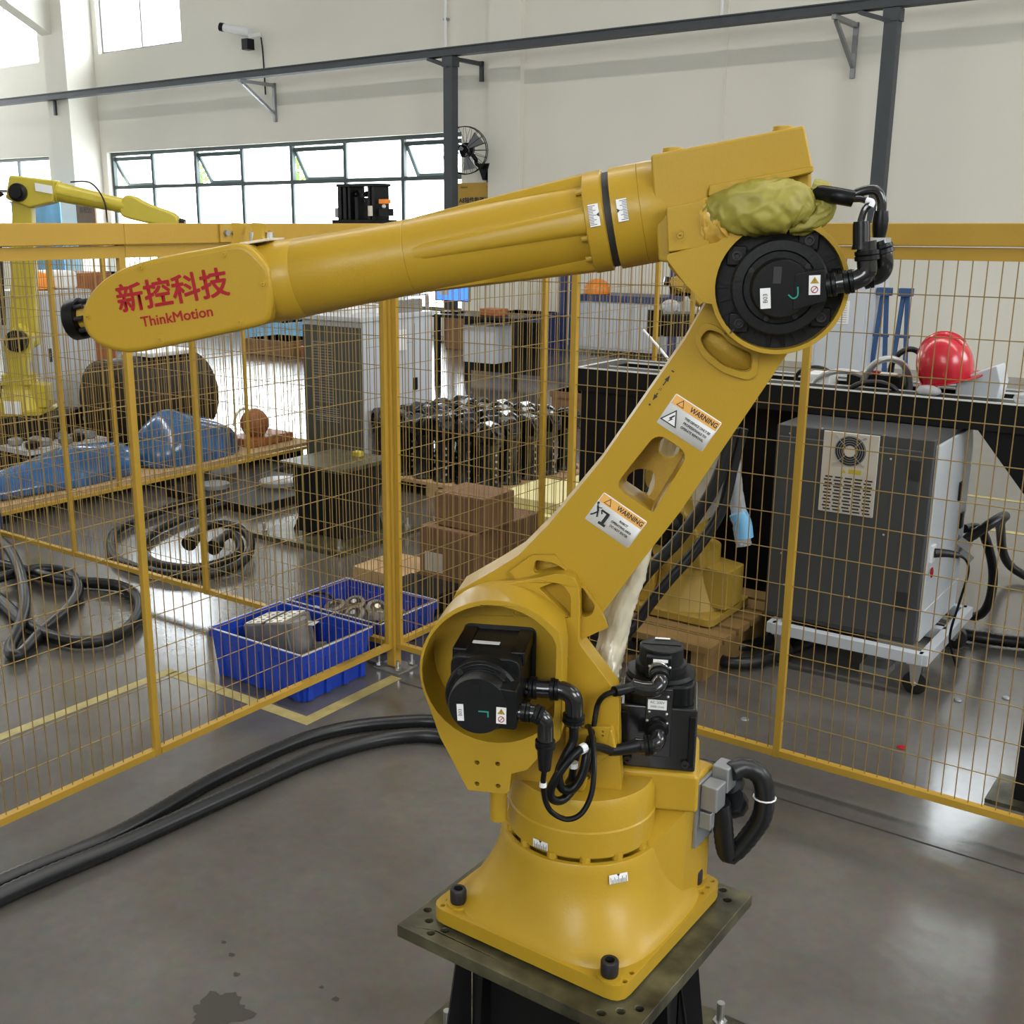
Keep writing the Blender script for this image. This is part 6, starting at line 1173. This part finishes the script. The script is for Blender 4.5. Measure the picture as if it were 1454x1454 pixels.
for i in range(10):
    x, y = -3.98 + .16*(i % 2) + .03*(i % 3), .97 + .11*(i//2); c = V((x, y, .23)); o = MB().lathe([(.03, 0), (.045, .01), (.045, .04), (.02, .05)], c, (0, 0, 1), 12).build('metal_part', ('galv', 'dark', 'cast_grey')[i % 3], None, loc=c); tag(o, 'small turned metal part heaped on the low trolley', 'part', 'metal parts on the low trolley')
t = thing('blue_barrel', 'small purple-blue drum at the left edge beside the low platform', 'drum', (-2.84, .10, 0))
MB().lathe([(.045, 0), (.05, .01), (.05, .08), (.053, .09), (.05, .10), (.05, .15), (.04, .16)], (-2.84, .10, 0), (0, 0, 1), 20).build('shell', 'navy', t); MB().cyl((-2.84, .10, .16), (-2.84, .10, .18), .015, n=12).build('cap', 'black', t)
# ============================================================ far equipment
def desk(x0, y0, x1, y1, h_, label, m='black', legs=True):
    t = thing('workbench', label, 'workbench', ((x0+x1)/2, (y0+y1)/2, 0)); MB().box((x0, y0, h_-.03), (x1, y1, h_)).build('top', m, t, bevel=.003)
    for x in (x0+.04, x1-.04):
        for y in (y0+.04, y1-.04): MB().box((x-.025, y-.025, 0), (x+.025, y+.025, h_-.03)).build('leg', m, t)
    MB().box((x0+.06, y1-.05, .1), (x1-.06, y1-.04, h_-.08)).build('back_panel', m, t); return t
t = desk(-4.62, 6.1, -3.58, 6.7, .72, 'black workbench with a computer screen by the far wall'); 
MB().box((-4.3, 6.2, .25), (-3.9, 6.6, .62)).build('drawer_box', 'cablight', t, bevel=.005)
t = thing('monitor', 'computer screen showing blue on the black workbench', 'monitor', (-4.5, 6.3, .72))
M['screen'] = mat('screen_blue', (.02, .1, .6), .3); M['screen'].node_tree.nodes['Principled BSDF'].inputs['Emission Color'].default_value = (.06, .25, 1, 1); M['screen'].node_tree.nodes['Principled BSDF'].inputs['Emission Strength'].default_value = 1.1
MB().box((-4.74, 6.3, .84), (-4.30, 6.33, 1.08)).build('housing', 'black', t, bevel=.004); MB().box((-4.73, 6.298, .85), (-4.31, 6.30, 1.07)).build('screen', 'screen', t); MB().box((-4.68, 6.2965, .9), (-4.55, 6.298, 1.03)).build('window_pane', 'cablight', t)
MB().box((-4.54, 6.31, .74), (-4.5, 6.33, .86)).build('stand', 'black', t); MB().box((-4.62, 6.24, .72), (-4.42, 6.40, .74)).build('foot', 'black', t)
o = MB().box((-4.10, 6.2, .72), (-3.88, 6.4, .79)).build('red_crate', 'brown', None, loc=(-4, 6.3, .72), bevel=.01); tag(o, 'small orange-red crate on the black workbench', 'crate')
t = thing('white_shelf', 'white shelf rack with papers left of the black workbench', 'shelf', (-5.0, 5.95, 0))
for x in (-5.3, -4.72):
    for y in (5.75, 6.15): MB().box((x-.015, y-.015, 0), (x+.015, y+.015, .9)).build('post', 'cablight', t)
for z in (.12, .32, .52, .72, .9): MB().box((-5.31, 5.74, z), (-4.71, 6.16, z+.02)).build('shelf_board', 'white', t)
for i in range(6): o = MB().box((-5.28+(i % 2)*.3, 5.78, .142+.2*(i//2)), (-5.05+(i % 2)*.3, 6.1, .20+.2*(i//2))).build('paper_stack', ('white', 'galv', 'beige')[i % 3], None, loc=(-5.15+(i % 2)*.3, 5.9, .14+.2*(i//2))); tag(o, 'stack of papers on the white shelf rack', 'papers', 'stacks on the white shelf rack')
t = thing('low_cupboard', 'grey low cupboards with a navy top along the far wall', 'cupboard', (-4.4, 9.7, 0))
MB().box((-4.98, 9.6, .05), (-3.82, 10.15, .66)).build('body', 'cablight', t, bevel=.004); MB().box((-5.02, 9.57, .66), (-3.78, 10.17, .74)).build('top', 'navy', t, bevel=.004)
for k in range(3): MB().box((-4.96+k*.385, 9.588, .08), (-4.60+k*.385, 9.60, .63)).build('door', 'cablight', t, bevel=.003)
o = MB().ball((-4.80, 9.75, .785), (.17, .19, .15), 20, 12, zmin=-.3).build('orange_helmet', 'orangeh', None, loc=(-4.8, 9.75, .74)); tag(o, 'orange safety helmet on the navy cupboard top', 'helmet')
for i, (x, z) in enumerate(((-5.18, 1.35), (-5.02, 1.3), (-3.62, 1.1))): o = MB().box((x-.04, 9.5, 0), (x+.04, 9.58, z)).build('navy_upright', 'navy', None, loc=(x, 9.54, 0)); tag(o, ['navy rack upright left of the far cupboards', 'second navy rack upright left of the far cupboards', 'navy rack upright right of the far cupboards'][i], 'upright')
t = thing('tool_cabinet', 'tall pale grey switch cabinet with a white notice, right of the raised arm', 'cabinet', (-.4, 6.2, 0))
MB().box((-.63, 6.0, .05), (-.22, 6.5, 1.25)).build('body', 'cablight', t, bevel=.005); MB().box((-.61, 5.99, .08), (-.24, 6.0, 1.22)).build('door', 'cablight', t, bevel=.003); MB().box((-.50, 5.985, .84), (-.36, 5.99, 1.02)).build('notice', 'white', t)
for k in range(9): MB().box((-.485, 5.983, .855+k*.018), (-.375, 5.985, .859+k*.018)).build('print_line', 'galv', t)
MB().box((-.56, 5.98, .9), (-.54, 5.99, .98)).build('handle', 'black', t)
for i, x in enumerate((-.16, .0)):
    t = thing('blue_jack_stand', ['blue steel trestle beside the tall grey cabinet', 'blue steel trestle farther from the tall grey cabinet'][i], 'trestle', (x, 6.2, 0))
    for a in (-.05, .05): MB().bar((x+a*1.6, 6.2, 0), (x+a*.3, 6.2, 1.08), .03, .03).build('leg', 'mirror', t)
    for z in (.3, .75): MB().bar((x-.06, 6.2, z), (x+.06, 6.2, z), .025, .025).build('rung', 'mirror', t)
    MB().box((x-.05, 6.16, 1.06), (x+.05, 6.24, 1.12)).build('head', 'mirror', t)
# dark motor unit on a tall stand
t = thing('motor_rack', 'black finned motor unit on a tall stand, seen above the fence before the windows', 'machine', (-3.07, 3.35, 0))
MB().box((-3.25, 3.2, 0), (-2.89, 3.5, 1.60)).build('stand', 'cabolive', t, bevel=.006)
MB().box((-3.27, 3.22, 1.60), (-2.87, 3.48, 1.635)).build('base_plate', 'dark', t)
for x, w_ in ((-3.24, .035), (-3.19, .03), (-3.145, .022), (-3.075, .03), (-2.955, .024), (-2.915, .03)): MB().box((x-w_/2, 3.27, 1.635), (x+w_/2, 3.43, 1.865 if x != -3.075 else 1.79)).build('fin_block', 'black', t, bevel=.003)
MB().box((-3.26, 3.26, 1.865), (-2.89, 3.44, 1.885)).build('top_bar', 'black', t, bevel=.003)
for x in (-3.13, -3.03): MB().ball((x, 3.33, 1.815), (.02, .02, .02), 12, 8).build('bearing', 'black', t); 
MB().bar((-3.16, 3.33, 1.80), (-2.96, 3.33, 1.80), .015, .015).build('shaft', 'black', t); MB().bar((-3.12, 3.33, 1.84), (-3.05, 3.33, 1.76), .01, .01).build('link', 'black', t)
MB().box((-3.315, 3.3, 1.65), (-3.265, 3.36, 1.72)).build('side_valve', 'galv', t); MB().cyl((-2.925, 3.25, 1.66), (-2.925, 3.25, 1.73), .018, n=12).build('glass_cup', 'beige', t)
MB().box((-2.87, 3.28, 1.745), (-2.81, 3.34, 1.775)).build('beacon', 'orangeh', t); MB().box((-2.87, 3.28, 1.66), (-2.80, 3.36, 1.71)).build('switch_box', 'black', t); MB().ball((-2.84, 3.30, 1.727), .015, 10, 8).build('gauge', 'white', t)
# low far clutter
for i, (x, y, sx_, sy_, h_, m, lab) in enumerate(((-7.9, 7.2, .4, .3, .2, 'cardboard', 'brown crate far off on the bright floor'), (-6.9, 7.2, .4, .3, .16, 'brown', 'rust-brown crate right of the far brown crate'), (-9.0, 8.2, .4, .3, .3, 'banner', 'pale blue crate far off left of the brown crates'), (-1.95, 5.1, .4, .3, .28, 'cardboard', 'open brown crate beyond the castings'), (-5.6, 9.3, .35, .3, .5, 'navy', 'dark blue bin at the far wall'), (-6.3, 9.2, .3, .3, .45, 'cardboard', 'tan box at the far wall'), (-11.5, 9.2, .8, .35, .7, 'cablight', 'pale cabinet under the far windows'), (-9.5, 9.3, .9, .3, .75, 'cabgrey', 'grey bench under the far windows'), (-13.8, 9.2, .9, .35, .8, 'navy', 'dark bench under the left end of the windows'))):
    t = thing('crate', lab, 'crate', (x, y, 0)); MB().box((x-sx_, y-sy_, .0), (x+sx_, y+sy_, h_)).build('body', m, t, bevel=.01); MB().box((x-sx_-.01, y-sy_-.01, h_-.05), (x+sx_+.01, y+sy_+.01, h_)).build('rim', m, t)
o = MB().lathe([(.05, 0), (.06, .02), (.06, .12), (.03, .16), (.03, .2)], (-1.85, 5.05, .28), (0, 0, 1), 14).build('bottle', 'beige', None, loc=(-1.85, 5.05, .28)); tag(o, 'pink bottle standing in the open brown crate', 'bottle')
t = thing('disc_stand', 'low dark machine bed beyond the pedestal', 'machine', (-2.6, 1.5, 0))
MB().box((-2.86, 1.25, .0), (-2.1, 2.0, .05)).build('bed', 'dark', t, bevel=.004)
for x, y, r_ in ((-2.65, 1.45, .09), (-2.4, 1.75, .12)): MB().lathe([(r_, 0), (r_, .025), (r_*.8, .03)], (x, y, .05), (0, 0, 1), 24).build('disc', 'galv', t)
